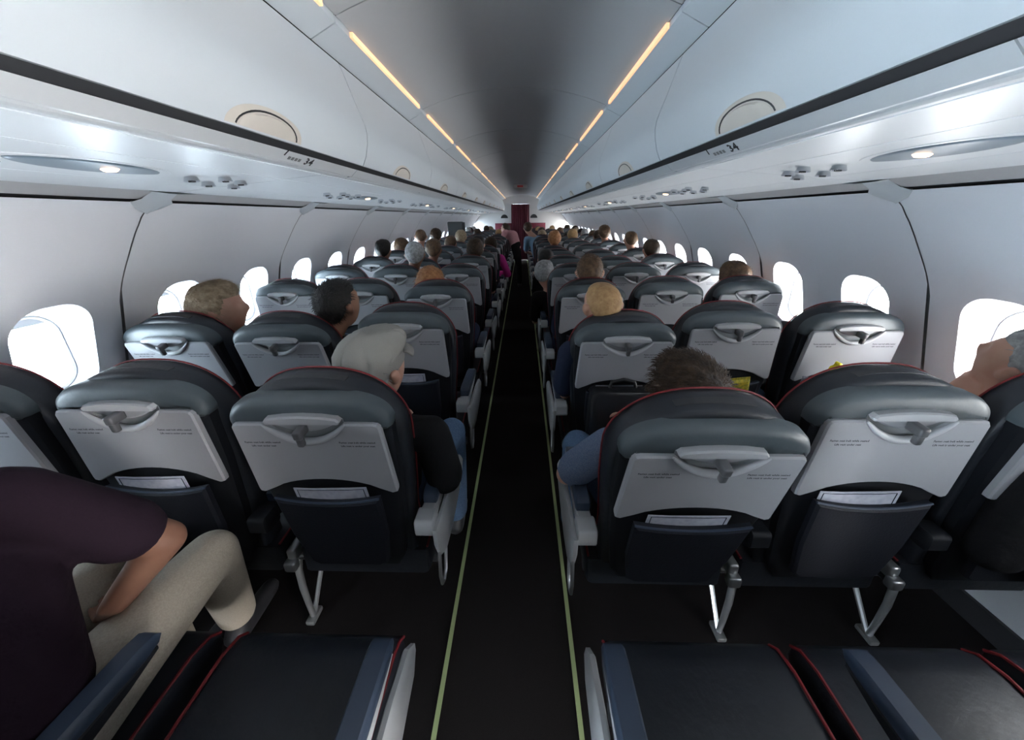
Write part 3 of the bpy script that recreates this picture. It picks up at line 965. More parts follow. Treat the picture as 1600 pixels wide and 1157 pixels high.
PITCH = 0.7235
YL1, YR1 = 0.916, 0.890              # hinge line of the first full row on each side
XSS = {-1: [0.503, 1.025, 1.530], 1: [0.490, 0.990, 1.490]}      # seat centre lines, as measured on each side
COLN = ['aisle', 'middle', 'window']
def pivot_y(s, k):
    if k == 0:
        return 0.215
    return (YL1 if s < 0 else YR1) + PITCH * (k - 1)
REC = {(-1, 0, 0): 9, (-1, 0, 1): 9, (-1, 0, 2): 9, (1, 0, 0): 9, (1, 0, 1): 9, (1, 0, 2): 9,
       (-1, 1, 0): 3.5, (-1, 1, 1): -0.5, (-1, 1, 2): 1.0, (-1, 2, 0): 0.5, (-1, 2, 1): 9.5, (-1, 2, 2): 9,
       (-1, 3, 0): 4.5, (-1, 3, 1): 0, (-1, 3, 2): 0, (-1, 4, 0): 0, (-1, 4, 1): 0, (-1, 4, 2): 0,
       (1, 1, 0): 9.5, (1, 1, 1): 0, (1, 1, 2): 1, (1, 2, 0): 8.5, (1, 2, 1): -0.5, (1, 2, 2): 1.5,
       (1, 3, 0): 3, (1, 3, 1): 0, (1, 3, 2): 0, (1, 4, 0): 1, (1, 4, 1): 0, (1, 4, 2): 0}
TRAY_DOWN = set()
NROWS = 17
NEAR_NOTE = {
    (-1, 1, 0): 'dark leather aisle seat carrying the person in the pale flat cap',
    (-1, 1, 1): 'dark leather middle seat beyond the khaki knees, white tray on its back',
    (-1, 1, 2): 'dark leather window seat at the left picture edge, nearest full row',
    (1, 1, 0): 'reclined dark leather aisle seat, nearest row on the right',
    (1, 1, 1): 'upright dark leather middle seat with red piping, nearest row on the right',
    (1, 1, 2): 'dark leather window seat under the draped black jacket at the right picture edge',
    (1, 2, 2): 'dark leather window seat holding the yellow-capped bottle in its pocket',
}
def seat_label(s, k, c):
    if (s, k, c) in NEAR_NOTE:
        return NEAR_NOTE[(s, k, c)]
    sd = 'left' if s < 0 else 'right'
    if k == 0:
        return 'dark leather %s seat on the %s beside the camera, only its cushion in view' % (COLN[c], sd)
    return 'dark leather %s seat with white tray, %s row on the %s side' % (COLN[c], ORD[k - 1] if k > 1 else 'first', sd)

card_me = outline_mesh('safety_card', [(0.105, 0.40), (0.108, 0.18), (-0.108, 0.18), (-0.105, 0.40), (-0.05, 0.397), (0.05, 0.397)], [(0, 0), (0.0016, 0)], b3, 'card', False)
card_edge = tube_mesh('blue_border', [b3(u, v, 0.0018) for u, v in ((-0.098, 0.24), (-0.0955, 0.393), (-0.05, 0.390), (0.05, 0.390), (0.0955, 0.393), (0.098, 0.24))], 0.0012, 'c_navy', 4)
SEATS = {}
for s in (-1, 1):
    for k in range(0, NROWS + 1):
        py = pivot_y(s, k)
        if py > YF - 0.45:
            continue
        for c in range(3):
            t = thing('passenger_seat', seat_label(s, k, c), 'seat', (s * XSS[s][c], py, 0.0), 'passenger seats')
            SEATS[(s, k, c)] = t
            rec = REC.get((s, k, c))
            if rec is None:
                rec = random.choice([0, 0, 0, 0, 3, 8])
            REC[(s, k, c)] = rec
            b = put('backrest', back_me, t, (0, 0, 0.45), (LEAN + R(rec), 0, 0))
            put('back_shell', shell_me, b)
            put('piping', pip_me, b)['label'] = 'red piping'
            put('lower_shell', low_me, b)
            put('tray_table', tray_me, b)['label'] = 'pale grey folded tray table'
            put('latch_housing', hz_me, b)
            put('latch_plate', lens_me, b)
            put('latch_recess', gap_me, b)
            put('tray_lip', rim_me, b)
            put('latch_knob', knob_me, b)
            if k <= 8:
                put('headrest_tab', tab_me, b)
                for p in prints:
                    put('printed_line', p, b)
                put('literature_pocket', pocket_me, b)
                put('pocket_rim', prim_me, b)
            put('seat_cushion', cush_me, t)
            if k <= 4:
                for q in (-1, 1):
                    put('cushion_piping', cpip[q], t)
            # armrest on the aisle-ward side
            for ax in [-s]:
                ar = put('armrest', arm_under if c == 0 else arm_under_dark, t, (ax * 0.25, 0, 0.065))
                put('armrest_pad', arm_pad, ar)
                put('armrest_hub', arm_hub if c == 0 else arm_hub_dark, ar)
                if c == 0:
                    put('end_panel', end_panel[ax], ar)
                    put('foot_loop', loop_me[ax], ar)
            if k <= 6:
                put('recline_hinge', hinge_me, t, (s * 0.235, 0, 0))
        # shared under-frame of the triple
        if k <= 9:
            sd = 'left' if s < 0 else 'right'
            fr = thing('seat_frame', 'metal seat frame with two slanted legs, %s row on the %s' % (('first' if k == 1 else ORD[k - 1]) if k else 'cut-off', sd), 'seat frame', (0, py, 0), 'seat frames')
            xa, xb = sorted((s * 0.27, s * 1.72))
            if k == 0:
                beam = tube_mesh('beam', [(xa, 0, 0), (xb, 0, 0)], 0.022, 'dark', 10)
            put('beam', beam if s == -1 or k else beam, fr, (0 if (s < 0) == (xa < 0) else 0, 0.06, 0.35))
            put('beam', beam, fr, (0, 0.32, 0.35))
            for lx in (0.815, 1.385):
                X = s * lx
                leg = tube_geo([(X, 0.045, 0.015), (X, 0.040, 0.10), (X, 0.036, 0.20), (X, 0.040, 0.28), (X, 0.058, 0.345)], [0.010, 0.011, 0.0125, 0.013, 0.014], 8)
                put('leg', mesh('leg', leg[0], leg[1], 'silver', True, 50), fr)
                br = tube_geo([(X, 0.055, 0.02), (X, 0.30, 0.345)], [0.009, 0.011], 7)
                put('brace', mesh('brace', br[0], br[1], 'silver', True, 50), fr)
                put('front_leg', tube_mesh('front_leg', [(X, 0.36, 0.01), (X, 0.33, 0.345)], 0.013, 'silver', 7), fr)
                put('floor_fitting', box_mesh('floor_fitting', (X - 0.018, 0.015, 0.0), (X + 0.018, 0.085, 0.022), 'silver', 0.006), fr)

# safety cards standing in the near pockets
def back_matrix(s, k, c):
    return Matrix.Translation((s * XSS[s][c], pivot_y(s, k), 0.45)) @ Matrix.Rotation(LEAN + R(REC[(s, k, c)]), 4, 'X')
CARDW = {(-1, 1, 0): 'below the tray of the seat behind the flat cap', (-1, 1, 1): 'below the tray beyond the khaki knees',
         (1, 1, 0): 'below the tray of the nearest right aisle seat', (1, 1, 1): 'below the tray of the nearest right middle seat',
         (-1, 2, 0): 'in the second left aisle seat pocket', (1, 2, 0): 'in the second right aisle seat pocket',
         (-1, 2, 2): 'in the second left window seat pocket', (-1, 3, 0): 'in the third left aisle seat pocket', (1, 3, 0): 'in the third right aisle seat pocket'}
for key, txt in CARDW.items():
    dx = 0.02 * random.uniform(-1, 1) - (0.03 if key == (1, 1, 1) else 0)
    o = thing('safety_card', 'pale printed safety card ' + txt, 'card', (0, 0, 0), 'safety cards')
    o.matrix_world = back_matrix(*key) @ Matrix.Translation((dx, -0.0765, 0.012)) @ Matrix.Rotation(R(random.uniform(-2, 2)), 4, 'Y')
    put('sheet', card_me, o)
    put('blue_border', card_edge, o)

#@@PEOPLE@@
# ================================================================== PEOPLE
def capsule(V, F, p0, p1, r0, r1, lat=None, ls=1.0, seg=14, nh=4):
    p0, p1 = Vector(p0), Vector(p1)
    t = (p1 - p0)
    L = t.length
    t = t.normalized() if L > 1e-6 else Vector((0, 0, 1))
    a = Vector((1, 0, 0)) if abs(t.x) < 0.8 else Vector((0, 1, 0))
    if lat is not None:
        a = Vector(lat)
    u = (a - t * a.dot(t)).normalized()
    v = t.cross(u)
    rows = [(p0 - t * r0 * math.cos(q), r0 * math.sin(q)) for q in np.linspace(0.15, math.pi / 2, nh)]
    rows += [(p1 + t * r1 * math.sin(q), r1 * math.cos(q)) for q in np.linspace(0, math.pi / 2 - 0.15, nh)]
    b = len(V)
    for c, r in rows:
        for k in range(seg):
            an = 2 * math.pi * k / seg
            V.append(c + u * (r * ls * math.cos(an)) + v * (r * math.sin(an)))
    n = len(rows)
    for i in range(n - 1):
        for k in range(seg):
            F.append((b + i * seg + k, b + i * seg + (k + 1) % seg, b + (i + 1) * seg + (k + 1) % seg, b + (i + 1) * seg + k))
    F.append(tuple(b + k for k in range(seg - 1, -1, -1)))
    F.append(tuple(b + (n - 1) * seg + k for k in range(seg)))

def chain(V, F, pts, rad, **kw):
    for i in range(len(pts) - 1):
        capsule(V, F, pts[i], pts[i + 1], rad[i], rad[i + 1], **kw)

def head_surface(D):
    """D: (n,3) unit directions, face to +Y -> points of a head about the head centre."""
    q = (np.abs(D) ** 2.45).sum(1) ** (1 / 2.45)
    Q = D / q[:, None]
    upw = np.clip((D[:, 2] + 0.15) / 0.4, 0, 1)[:, None]
    D2 = Q * upw + D * (1 - upw)
    x, y, z = D2[:, 0] * 0.0745, D2[:, 1] * 0.095, np.where(D2[:, 2] > 0, D2[:, 2] * 0.104, D2[:, 2] * 0.118)
    low = np.clip(-z / 0.118, 0, 1)
    back = y < 0
    y = np.where(back, y * 1.06 * (1 - 0.55 * low ** 1.4), y * (1 - 0.08 * low))
    x = x * (1 - 0.30 * low ** 1.3)
    f = (D[:, 1] > 0.2)
    g = lambda cx, cz, sx, sz: np.exp(-(((np.abs(x) - cx) / sx) ** 2 + ((z - cz) / sz) ** 2))
    y = y + f * (0.024 * np.exp(-((x / 0.012) ** 2 + ((z + 0.020) / 0.020) ** 2)) + 0.010 * np.exp(-((x / 0.009) ** 2 + ((z - 0.005) / 0.02) ** 2))
                 - 0.010 * g(0.031, 0.010, 0.015, 0.011) + 0.004 * g(0.03, 0.032, 0.03, 0.008)
                 + 0.006 * np.exp(-((x / 0.022) ** 2 + ((z + 0.056) / 0.010) ** 2)) - 0.004 * np.exp(-((x / 0.025) ** 2 + ((z + 0.058) / 0.003) ** 2))
                 + 0.010 * np.exp(-((x / 0.025) ** 2 + ((z + 0.098) / 0.018) ** 2)))
    return np.stack([x, y, z], 1)

def uv_dirs(nu, nv):
    D = [(0, 0, 1)]
    for j in range(1, nv):
        p = math.pi * j / nv
        for i in range(nu):
            a = 2 * math.pi * i / nu
            D.append((math.sin(p) * math.cos(a), math.sin(p) * math.sin(a), math.cos(p)))
    D.append((0, 0, -1))
    F = [(0, 1 + i, 1 + (i + 1) % nu) for i in range(nu)]
    for j in range(nv - 2):
        for i in range(nu):
            a = 1 + j * nu + i
            b = 1 + j * nu + (i + 1) % nu
            F.append((a, a + nu, b + nu, b))
    e = 1 + (nv - 1) * nu
    F += [(e, 1 + (nv - 2) * nu + (i + 1) % nu, 1 + (nv - 2) * nu + i) for i in range(nu)]
    return np.array(D, float), F
HD, HF = uv_dirs(44, 32)
HP = head_surface(HD)
HAIRLINE = {'short': (0.062, 0.0, -0.075), 'buzz': (0.066, 0.015, -0.052), 'full': (0.058, -0.02, -0.085), 'balding': (0.2, 0.0, -0.070), 'long': (0.058, -0.05, -0.10), 'undercap': (0.2, 0.0, -0.075)}
def hair_mesh(style, m, seed, strands=0, vol=1.0):
    rg = np.random.default_rng(seed)
    fr, sd, bk = HAIRLINE[style]
    yy = HP[:, 1] / 0.1
    line = np.where(yy > 0.35, fr, np.where(yy > -0.25, sd + (fr - sd) * np.clip((yy + 0.05) / 0.40, 0, 1) ** 1.2, bk + (sd - bk) * np.clip((yy + 0.75) / 0.5, 0, 1)))
    z = HP[:, 2]
    inside = np.clip((z - line) / 0.022, -1, 1)
    if style == 'balding':
        top = np.clip((z - 0.055) / 0.02, -1, 1)
        inside = np.minimum(inside, -top)
    th = {'short': 0.013, 'buzz': 0.0045, 'full': 0.022, 'balding': 0.006, 'long': 0.024, 'undercap': 0.006}[style] * vol
    nrm = HP / np.linalg.norm(HP, axis=1)[:, None]
    ph = rg.uniform(0, 6, 6)
    nz = (np.sin(HP[:, 0] * 95 + ph[0]) * np.sin(HP[:, 1] * 80 + ph[1]) + 0.6 * np.sin(HP[:, 2] * 130 + ph[2] + HP[:, 0] * 60)) * 0.5
    rnd = rg.normal(0, 1, len(HP)) * 0.35
    disp = np.where(inside > 0, 0.002 + th * np.sqrt(np.clip(inside, 0, 1)) * (1 + 0.22 * nz + 0.2 * rnd * (th > 0.008)), -0.006 + 0.006 * np.clip(inside + 1, 0, 1))
    # hair grows higher on the crown
    disp = disp + (inside > 0) * th * 0.25 * np.clip(z / 0.105, 0, 1) ** 2
    P = HP + nrm * disp[:, None]
    keep = [f for f in HF if max(inside[i] for i in f) > -0.4]
    used = sorted({i for f in keep for i in f})
    mp = {o: i for i, o in enumerate(used)}
    V = [tuple(P[i]) for i in used]
    F = [tuple(mp[i] for i in f) for f in keep]
    if style == 'long':
        # a mass of hair hanging behind the neck
        a = []
        capsule(V, F, (0, -0.055, -0.03), (0, -0.07, -0.19), 0.068, 0.05, lat=(1, 0, 0), ls=1.25)
    if strands:
        pool = np.where(inside > 0.3)[0]
        crown = np.array([0.02, -0.075, 0.085])
        for i in rg.choice(pool, strands):
            p = P[i] + rg.normal(0, 0.004, 3)
            d = p - crown
            n = p / np.linalg.norm(p)
            d = d - n * d.dot(n)
            dl = np.linalg.norm(d)
            if dl < 0.004:
                d = np.cross(n, rg.normal(0, 1, 3))
                dl = np.linalg.norm(d)
            d = d / dl
            d = d + rg.normal(0, 0.22, 3)
            d = d - n * d.dot(n) * 0.8
            d = d / np.linalg.norm(d)
            sdv = np.cross(n, d)
            sdv /= np.linalg.norm(sdv)
            ln = rg.uniform(0.014, 0.030) * vol
            w0 = 0.0013
            lift = n * rg.uniform(0.0005, 0.0035)
            b = len(V)
            q0 = p - n * 0.004
            q1 = p + d * ln * 0.55 + lift
            q2 = p + d * ln + lift * 0.7
            V += [tuple(q0 - sdv * w0), tuple(q0 + sdv * w0), tuple(q1 + sdv * w0 * .8), tuple(q1 - sdv * w0 * .8), tuple(q2)]
            F += [(b, b + 1, b + 2, b + 3), (b + 3, b + 2, b + 4)]
    me = mesh('hair', V, F, m, True)
    return me

def remesh(V, F, vox, m, name, smooth=5):
    me = mesh('tmp', V, F, m)
    o = bpy.data.objects.new('tmp', me)
    r = o.modifiers.new('r', 'REMESH')
    r.mode = 'VOXEL'
    r.voxel_size = vox
    r.use_smooth_shade = True
    s = o.modifiers.new('s', 'SMOOTH')
    s.factor = 0.5
    s.iterations = smooth
    res = evaluate(o)
    res.name = name
    res.materials.clear()
    res.materials.append(M[m])
    res.polygons.foreach_set('use_smooth', [True] * len(res.polygons))
    return res

def hand(V, F, wrist, d, n, side):
    """wrist point, hand direction d, palm normal n, thumb on side*(d x n)"""
    d = Vector(d).normalized()
    n = Vector(n)
    n = (n - d * n.dot(d)).normalized()
    l = d.cross(n) * side
    w = Vector(wrist)
    capsule(V, F, w, w + d * 0.075, 0.020, 0.021, lat=l, ls=1.7, seg=12)
    for i, (off, ln) in enumerate(((0.033, 0.066), (0.0115, 0.076), (-0.0105, 0.070), (-0.032, 0.054))):
        b = w + d * 0.086 + l * off
        k1 = b + d * ln * 0.45 + n * ln * 0.14
        k2 = k1 + d * ln * 0.26 + n * ln * 0.26
        k3 = k2 + d * ln * 0.06 + n * ln * 0.26
        chain(V, F, [b, k1, k2, k3], [0.0092, 0.0086, 0.0078, 0.007], seg=8, nh=3)
    b = w + d * 0.028 + l * 0.030
    k1 = b + d * 0.034 + l * 0.020 + n * 0.014
    k2 = k1 + d * 0.030 + l * 0.001 + n * 0.012
    chain(V, F, [b, k1, k2], [0.0125, 0.0105, 0.0085], seg=8, nh=3)

def head_matrix(c, yaw, pitch, roll, sc):
    return Matrix.Translation(c) @ Matrix.Rotation(R(yaw), 4, 'Z') @ Matrix.Rotation(R(-pitch), 4, 'X') @ Matrix.Rotation(R(roll), 4, 'Y') @ Matrix.Scale(sc, 4)

def skeleton(hip, head, yaw=0, lean=(0, 0), sh=0.185, neck=None, k=1.0, knees=None, arms='lap', feet=True):
    """default seated pose facing +Y; hip and head centre given in world."""
    hip, head = Vector(hip), Vector(head)
    nk = Vector(neck) if neck else head + Vector((0, -0.035, -0.155)) * k
    up = (nk - hip).normalized()
    chest = hip.lerp(nk, 0.62)
    j = {'hip': hip, 'chest': chest, 'neck': nk, 'head': head}
    j['SL'] = nk + Vector((-sh, 0.0, -0.055)) * 1.0
    j['SR'] = nk + Vector((sh, 0.0, -0.055)) * 1.0
    for s, q in ((-1, 'L'), (1, 'R')):
        S = j['S' + q]
        j['E' + q] = S + Vector((s * 0.012, 0.10, -0.26)) * k
        j['W' + q] = Vector((hip.x + s * 0.07, hip.y + 0.26 * k, hip.z + 0.115))
        j['K' + q] = Vector((hip.x + s * 0.115, hip.y + 0.43 * k, hip.z + 0.03))
        j['A' + q] = Vector((hip.x + s * 0.115, hip.y + 0.44 * k, 0.09))
    return j

def build_person(name, label, j, yaw=0, pitch=0, roll=0, sc=1.0, skin='skinA', hair=('short', 'h_brown'), shirt='c_black', sleeve=0.8, pants='c_navy',
                 vox=0.012, strands=0, seed=1, vol=1.0, group='passengers', eyes=False, girth=1.0, capm=None, hands=True, legs=True):
    base = Vector((j['hip'].x, j['hip'].y, 0.0))
    root = thing(name, label, 'person', base, group)
    g = girth
    lat = Vector((j['SR'] - j['SL'])).normalized()
    HM = head_matrix(j['head'], yaw, pitch, roll, sc)
    V, F = [], []
    # head
    P = [HM @ Vector(p) for p in HP]
    F += [tuple(i + len(V) for i in f) for f in HF]
    V += P
    for s in (-1, 1):
        e = [HM @ Vector(p) for p in ((s * 0.076, -0.004, -0.030), (s * 0.090, -0.016, -0.004), (s * 0.091, -0.018, 0.014))]
        chain(V, F, e, [0.008 * sc, 0.0115 * sc, 0.0115 * sc], lat=(HM.to_3x3() @ Vector((0, 1, 0))).normalized(), ls=1.6, seg=10, nh=3)
    chain(V, F, [j['neck'] + Vector((0, 0, -0.03)), HM @ Vector((0, -0.022, -0.055))], [0.058 * g, 0.050], seg=14)
    # trunk and limbs
    chain(V, F, [j['hip'], j['chest']], [0.100 * g, 0.105 * g], lat=lat, ls=1.42, seg=18)
    chain(V, F, [j['chest'], j['neck'] + Vector((0, 0, -0.09))], [0.105 * g, 0.080], lat=lat, ls=1.35, seg=18)
    chain(V, F, [j['SL'], j['neck'] + Vector((0, 0, -0.035)), j['SR']], [0.045, 0.050, 0.045], seg=12)
    for q, s in (('L', -1), ('R', 1)):
        chain(V, F, [j['S' + q], j['E' + q], j['W' + q]], [0.047 * g, 0.038 * g, 0.025 * g], seg=12)
        if hands:
            d = (j['W' + q] - j['E' + q]).normalized()
            hd = j.get('H' + q, (d + Vector((-s * 0.35, 0.1, -0.15))).normalized())
            hand(V, F, j['W' + q], hd, j.get('N' + q, (-s * 0.5, 0.0, -0.85)), s)
        if legs:
            hp = j['hip'] + lat * s * 0.085
            chain(V, F, [hp, j['K' + q], j['A' + q]], [0.078 * g, 0.054, 0.036], seg=12)
            capsule(V, F, j['A' + q] + Vector((0, -0.02, -0.045)), j['A' + q] + Vector((0, 0.15, -0.055)), 0.034, 0.028, seg=10)
    V = [v - base for v in V]
    body = put('body', remesh(V, F, vox, skin, 'body', 4), root)
    # clothes
    V, F = [], []
    o = 0.013
    chain(V, F, [j['hip'] + Vector((0, 0, -0.01)), j['chest']], [0.100 * g + o, 0.105 * g + o], lat=lat, ls=1.42, seg=20)
    chain(V, F, [j['chest'], j['neck'] + Vector((0, 0, -0.095))], [0.105 * g + o, 0.080 + o], lat=lat, ls=1.35, seg=20)
    chain(V, F, [j['SL'], j['neck'] + Vector((0, 0, -0.042)), j['SR']], [0.045 + o, 0.052 + o * .6, 0.045 + o], seg=14)
    for q in 'LR':
        if sleeve <= 1:
            e = j['S' + q].lerp(j['E' + q], sleeve)
            capsule(V, F, j['S' + q], e, 0.047 * g + o, 0.043 * g + o + 0.006, seg=14, nh=3)
        else:
            chain(V, F, [j['S' + q], j['E' + q], j['E' + q].lerp(j['W' + q], 0.92)], [0.047 * g + o, 0.040 * g + o, 0.030 + o], seg=14)
    V = [v - base for v in V]
    put('shirt', remesh(V, F, max(vox, 0.010), shirt, 'shirt', 6), root)
    if legs:
        V, F = [], []
        capsule(V, F, j['hip'] + Vector((0, 0, -0.02)), j['hip'] + Vector((0, 0, 0.03)), 0.110 * g, 0.110 * g, lat=lat, ls=1.42, seg=20)
        for q, s in (('L', -1), ('R', 1)):
            chain(V, F, [j['hip'] + lat * s * 0.085, j['K' + q], j['A' + q] + Vector((0, 0, 0.04))], [0.093 * g, 0.068, 0.062], seg=14)
        V = [v - base for v in V]
        put('trousers', remesh(V, F, max(vox, 0.010), pants, 'trousers', 5), root)
        V, F = [], []
        for q in 'LR':
            V, F = [], []
            capsule(V, F, j['A' + q] + Vector((0, -0.03, -0.045)), j['A' + q] + Vector((0, 0.16, -0.052)), 0.044, 0.036, seg=12)
            capsule(V, F, j['A' + q] + Vector((0, -0.01, -0.04)), j['A' + q] + Vector((0, 0, 0.02)), 0.046, 0.044, seg=12)
            V = [v - base for v in V]
            put('shoe', remesh(V, F, 0.014, 'dark', 'shoe', 3), root)
    if hair:
        me = hair_mesh(hair[0], hair[1], seed, strands, vol)
        me.transform(Matrix.Translation(-base) @ HM)
        put('hair', me, root)
    if eyes:
        for s in (-1, 1):
            bm = bmesh.new()
            bmesh.ops.create_uvsphere(bm, u_segments=12, v_segments=8, radius=0.0105)
            me = bm_mesh('eye', bm, 'eyewhite', True)
            me.transform(Matrix.Translation(-base) @ HM @ Matrix.Translation((s * 0.031, 0.070, 0.010)))
            put('eye', me, root)
    if capm:
        V, F = [], []
        nseg = 128
        prof = [(-0.012, 1.03), (0.0, 1.075), (0.012, 1.085), (0.026, 1.085), (0.030, 1.10), (0.034, 1.13), (0.048, 1.19), (0.064, 1.195), (0.082, 1.13), (0.100, 0.97), (0.114, 0.74), (0.122, 0.47), (0.126, 0.2), (0.127, 0.02)]
        for z, r in prof:
            for k in range(nseg):
                a = 2 * math.pi * k / nseg
                bul = max(0.0, (r - 1.0)) if z > 0.03 else 0
                seamw = 1 - (0.075 * abs(math.cos(4 * a)) ** 22 if z > 0.032 else 0)
                wob = 1 + (0.012 * math.sin(7 * a + z * 40) if z > 0.035 else 0)
                fw = 0.018 * min(1.0, max(0.0, (z - 0.026) / 0.03))
                V.append(Vector((0.0815 * r * seamw * wob * math.cos(a), -0.006 + fw + 0.103 * r * seamw * wob * math.sin(a), (z if z < 0.03 else 0.03 + (z - 0.03) * 0.86) - 0.010 * math.sin(a) * (1 if z > 0.03 else 0))))
        for i in range(len(prof) - 1):
            for k in range(nseg):
                F.append((i * nseg + k, i * nseg + (k + 1) % nseg, (i + 1) * nseg + (k + 1) % nseg, (i + 1) * nseg + k))
        me = mesh('flat_cap', V, F, capm, True)
        me.transform(Matrix.Translation(-base) @ HM @ Matrix.Translation((0, 0, 0.020)) @ Matrix.Rotation(R(4), 4, 'X'))
        co = put('flat_cap', me, root)
        co['label'] = 'pale linen flat cap'
        V, F = [], []
        for i, rr in enumerate((1.0, 1.12, 1.26)):
            for k in range(21):
                a = R(35 + 110 * k / 20)
                V.append((0.085 * rr * math.cos(a), 0.108 * rr * math.sin(a), 0.01 - 0.012 * i * i * 0.5))
        for i in range(2):
            for k in range(20):
                F.append((i * 21 + k, i * 21 + k + 1, i * 21 + k + 22, i * 21 + k + 21))
        me = mesh('visor', V, F, capm, True)
        me.transform(Matrix.Translation(-base) @ HM @ Matrix.Translation((0, -0.004, 0.028)))
        vo = put('visor', me, co)
        sm_ = vo.modifiers.new('t', 'SOLIDIFY')
        sm_.thickness = 0.006
    return root

def seated(s, k, c, head=None, size=1.0):
    """joints of someone sitting in seat (s,k,c); head centre may be given in world"""
    py = pivot_y(s, k)
    X = s * XSS[s][c]
    lean = math.tan(LEAN + R(REC[(s, k, c)]))
    hip = (X, py + 0.135, 0.60)
    hd = head or (X, py - 0.66 * lean + 0.155, 1.12)
    hd = Vector(hd)
    nk = hd + Vector((0, -0.035, -0.155)) * size
    nk.x = X + 0.55 * (hd.x - X)
    return skeleton(hip, hd, k=size, neck=nk, sh=0.172)

# --- the man at lower left, head out of the picture, leaning forward in the cut-off row
j = skeleton((-0.97, 0.33, 0.60), (-1.13, 0.52, 1.30))
j['neck'] = Vector((-1.05, 0.44, 1.13))
j['chest'] = Vector((-0.985, 0.385, 0.92))
j['SL'] = Vector((-1.24, 0.43, 1.08))
j['SR'] = Vector((-0.89, 0.475, 1.085))
j['ER'] = Vector((-0.81, 0.61, 0.84))
j['WR'] = Vector((-0.885, 0.535, 0.735))
j['HR'] = Vector((-0.55, 0.25, -0.6))
j['NR'] = Vector((-0.6, 0.3, 0.3))
j['EL'] = Vector((-1.29, 0.50, 0.79))
j['WL'] = Vector((-1.10, 0.66, 0.74))
j['KR'] = Vector((-0.865, 0.735, 0.635))
j['AR'] = Vector((-1.06, 0.90, 0.09))
j['KL'] = Vector((-1.13, 0.74, 0.63))
j['AL'] = Vector((-1.14, 0.74, 0.09))
build_person('person', 'person in dark plum T-shirt and khaki trousers leaning forward at lower left', j, yaw=15, pitch=-20, skin='skinC', hair=('short', 'h_brown'),
             shirt='c_plum', sleeve=0.72, pants='c_khaki', vox=0.0065, seed=3, girth=1.12, eyes=True)

# --- man with the flat cap
j = seated(-1, 1, 0, (-0.412, 1.01, 1.108))
j['SR'] = Vector((-0.245, 0.955, 0.905))
j['SL'] = Vector((-0.62, 0.94, 0.93))
j['neck'] = Vector((-0.43, 0.945, 0.965))
j['ER'] = Vector((-0.215, 0.985, 0.69))
j['WR'] = Vector((-0.33, 1.20, 0.69))
j['KR'] = Vector((-0.285, 1.40, 0.61))
j['AR'] = Vector((-0.30, 1.42, 0.09))
build_person('person', 'person in a pale flat cap and black T-shirt, nearest left aisle seat', j, yaw=-24, pitch=-14, sc=1.0, skin='skinA', hair=('undercap', 'h_grey'),
             shirt='c_black', sleeve=0.86, pants='c_jean', vox=0.0065, strands=250, seed=4, eyes=True, capm='cap', girth=1.05)

# --- person in the nearest right aisle seat
j = seated(1, 1, 0, (0.510, 0.91, 1.06))
j['neck'] = Vector((0.50, 0.89, 0.95))
j['SL'] = Vector((0.325, 0.93, 0.885))
j['SR'] = Vector((0.69, 0.90, 0.885))
j['EL'] = Vector((0.205, 1.015, 0.70))
j['WL'] = Vector((0.38, 1.23, 0.69))
j['KL'] = Vector((0.295, 1.335, 0.59))
j['AL'] = Vector((0.30, 1.37, 0.09))
build_person('person', 'person in a heather blue T-shirt and jeans, nearest right aisle seat', j, yaw=12, pitch=-8, sc=1.0, skin='skinA', hair=('full', 'h_brown'),
             shirt='c_heather', sleeve=0.80, pants='c_jean', vox=0.0065, strands=4200, seed=5, eyes=True, vol=1.15)

# --- man at the right edge by the window
j = seated(1, 1, 2, (1.635, 1.065, 1.09))
j['neck'] = Vector((1.60, 1.02, 0.95))
j['SL'] = Vector((1.43, 1.03, 0.885))
j['SR'] = Vector((1.74, 1.00, 0.885))
j['EL'] = Vector((1.46, 1.17, 0.80))
j['WL'] = Vector((1.575, 1.165, 0.93))
j['HL'] = Vector((0.30, -0.25, 0.85))
j['NL'] = Vector((0.8, -0.2, -0.3))
j['ER'] = Vector((1.74, 1.06, 0.66))
build_person('person', 'person in a white shirt leaning to the window at the right picture edge', j, yaw=14, pitch=-26, skin='skinA', hair=('short', 'h_grey'), shirt='c_white',
             sleeve=0.7, pants='c_black', vox=0.0075, strands=400, seed=6, eyes=True)

# --- second and third rows
def P2(key, label, head, hair, shirt='c_grey', yaw=0, pitch=0, roll=0, sc=1.0, skin='skinA', strands=0, seed=1, vol=1.0, vox=0.012, sleeve=0.8, eyes=False, k=1.0, pants='c_navy'):
    jj = seated(*key, head, size=k)
    return build_person('person', label, jj, yaw=yaw, pitch=pitch, roll=roll, sc=sc, skin=skin, hair=hair, shirt=shirt, vox=vox, strands=strands, seed=seed, vol=vol, sleeve=sleeve, eyes=eyes, pants=pants)
P2((-1, 2, 2), 'person in black looking sideways by the left window, second row', (-1.435, 1.645, 1.145), ('full', 'h_sand'), 'c_black', yaw=-62, pitch=-8, sc=1.02, strands=2600, seed=8, vol=1.15, vox=0.007, sleeve=1.5, eyes=True)
P2((-1, 2, 1), 'person in black bending towards the aisle, second row left middle seat', (-0.835, 1.64, 1.165), ('short', 'h_black'), 'c_black', yaw=-26, pitch=-14, sc=1.0, skin='skinB', strands=1500, seed=9, vox=0.007, eyes=True)
P2((1, 2, 0), 'person sitting upright in the second row right aisle seat', (0.408, 1.56, 1.17), ('buzz', 'h_blond'), 'c_navy', yaw=14, pitch=-6, sc=0.97, strands=0, seed=10, vox=0.007, eyes=True)
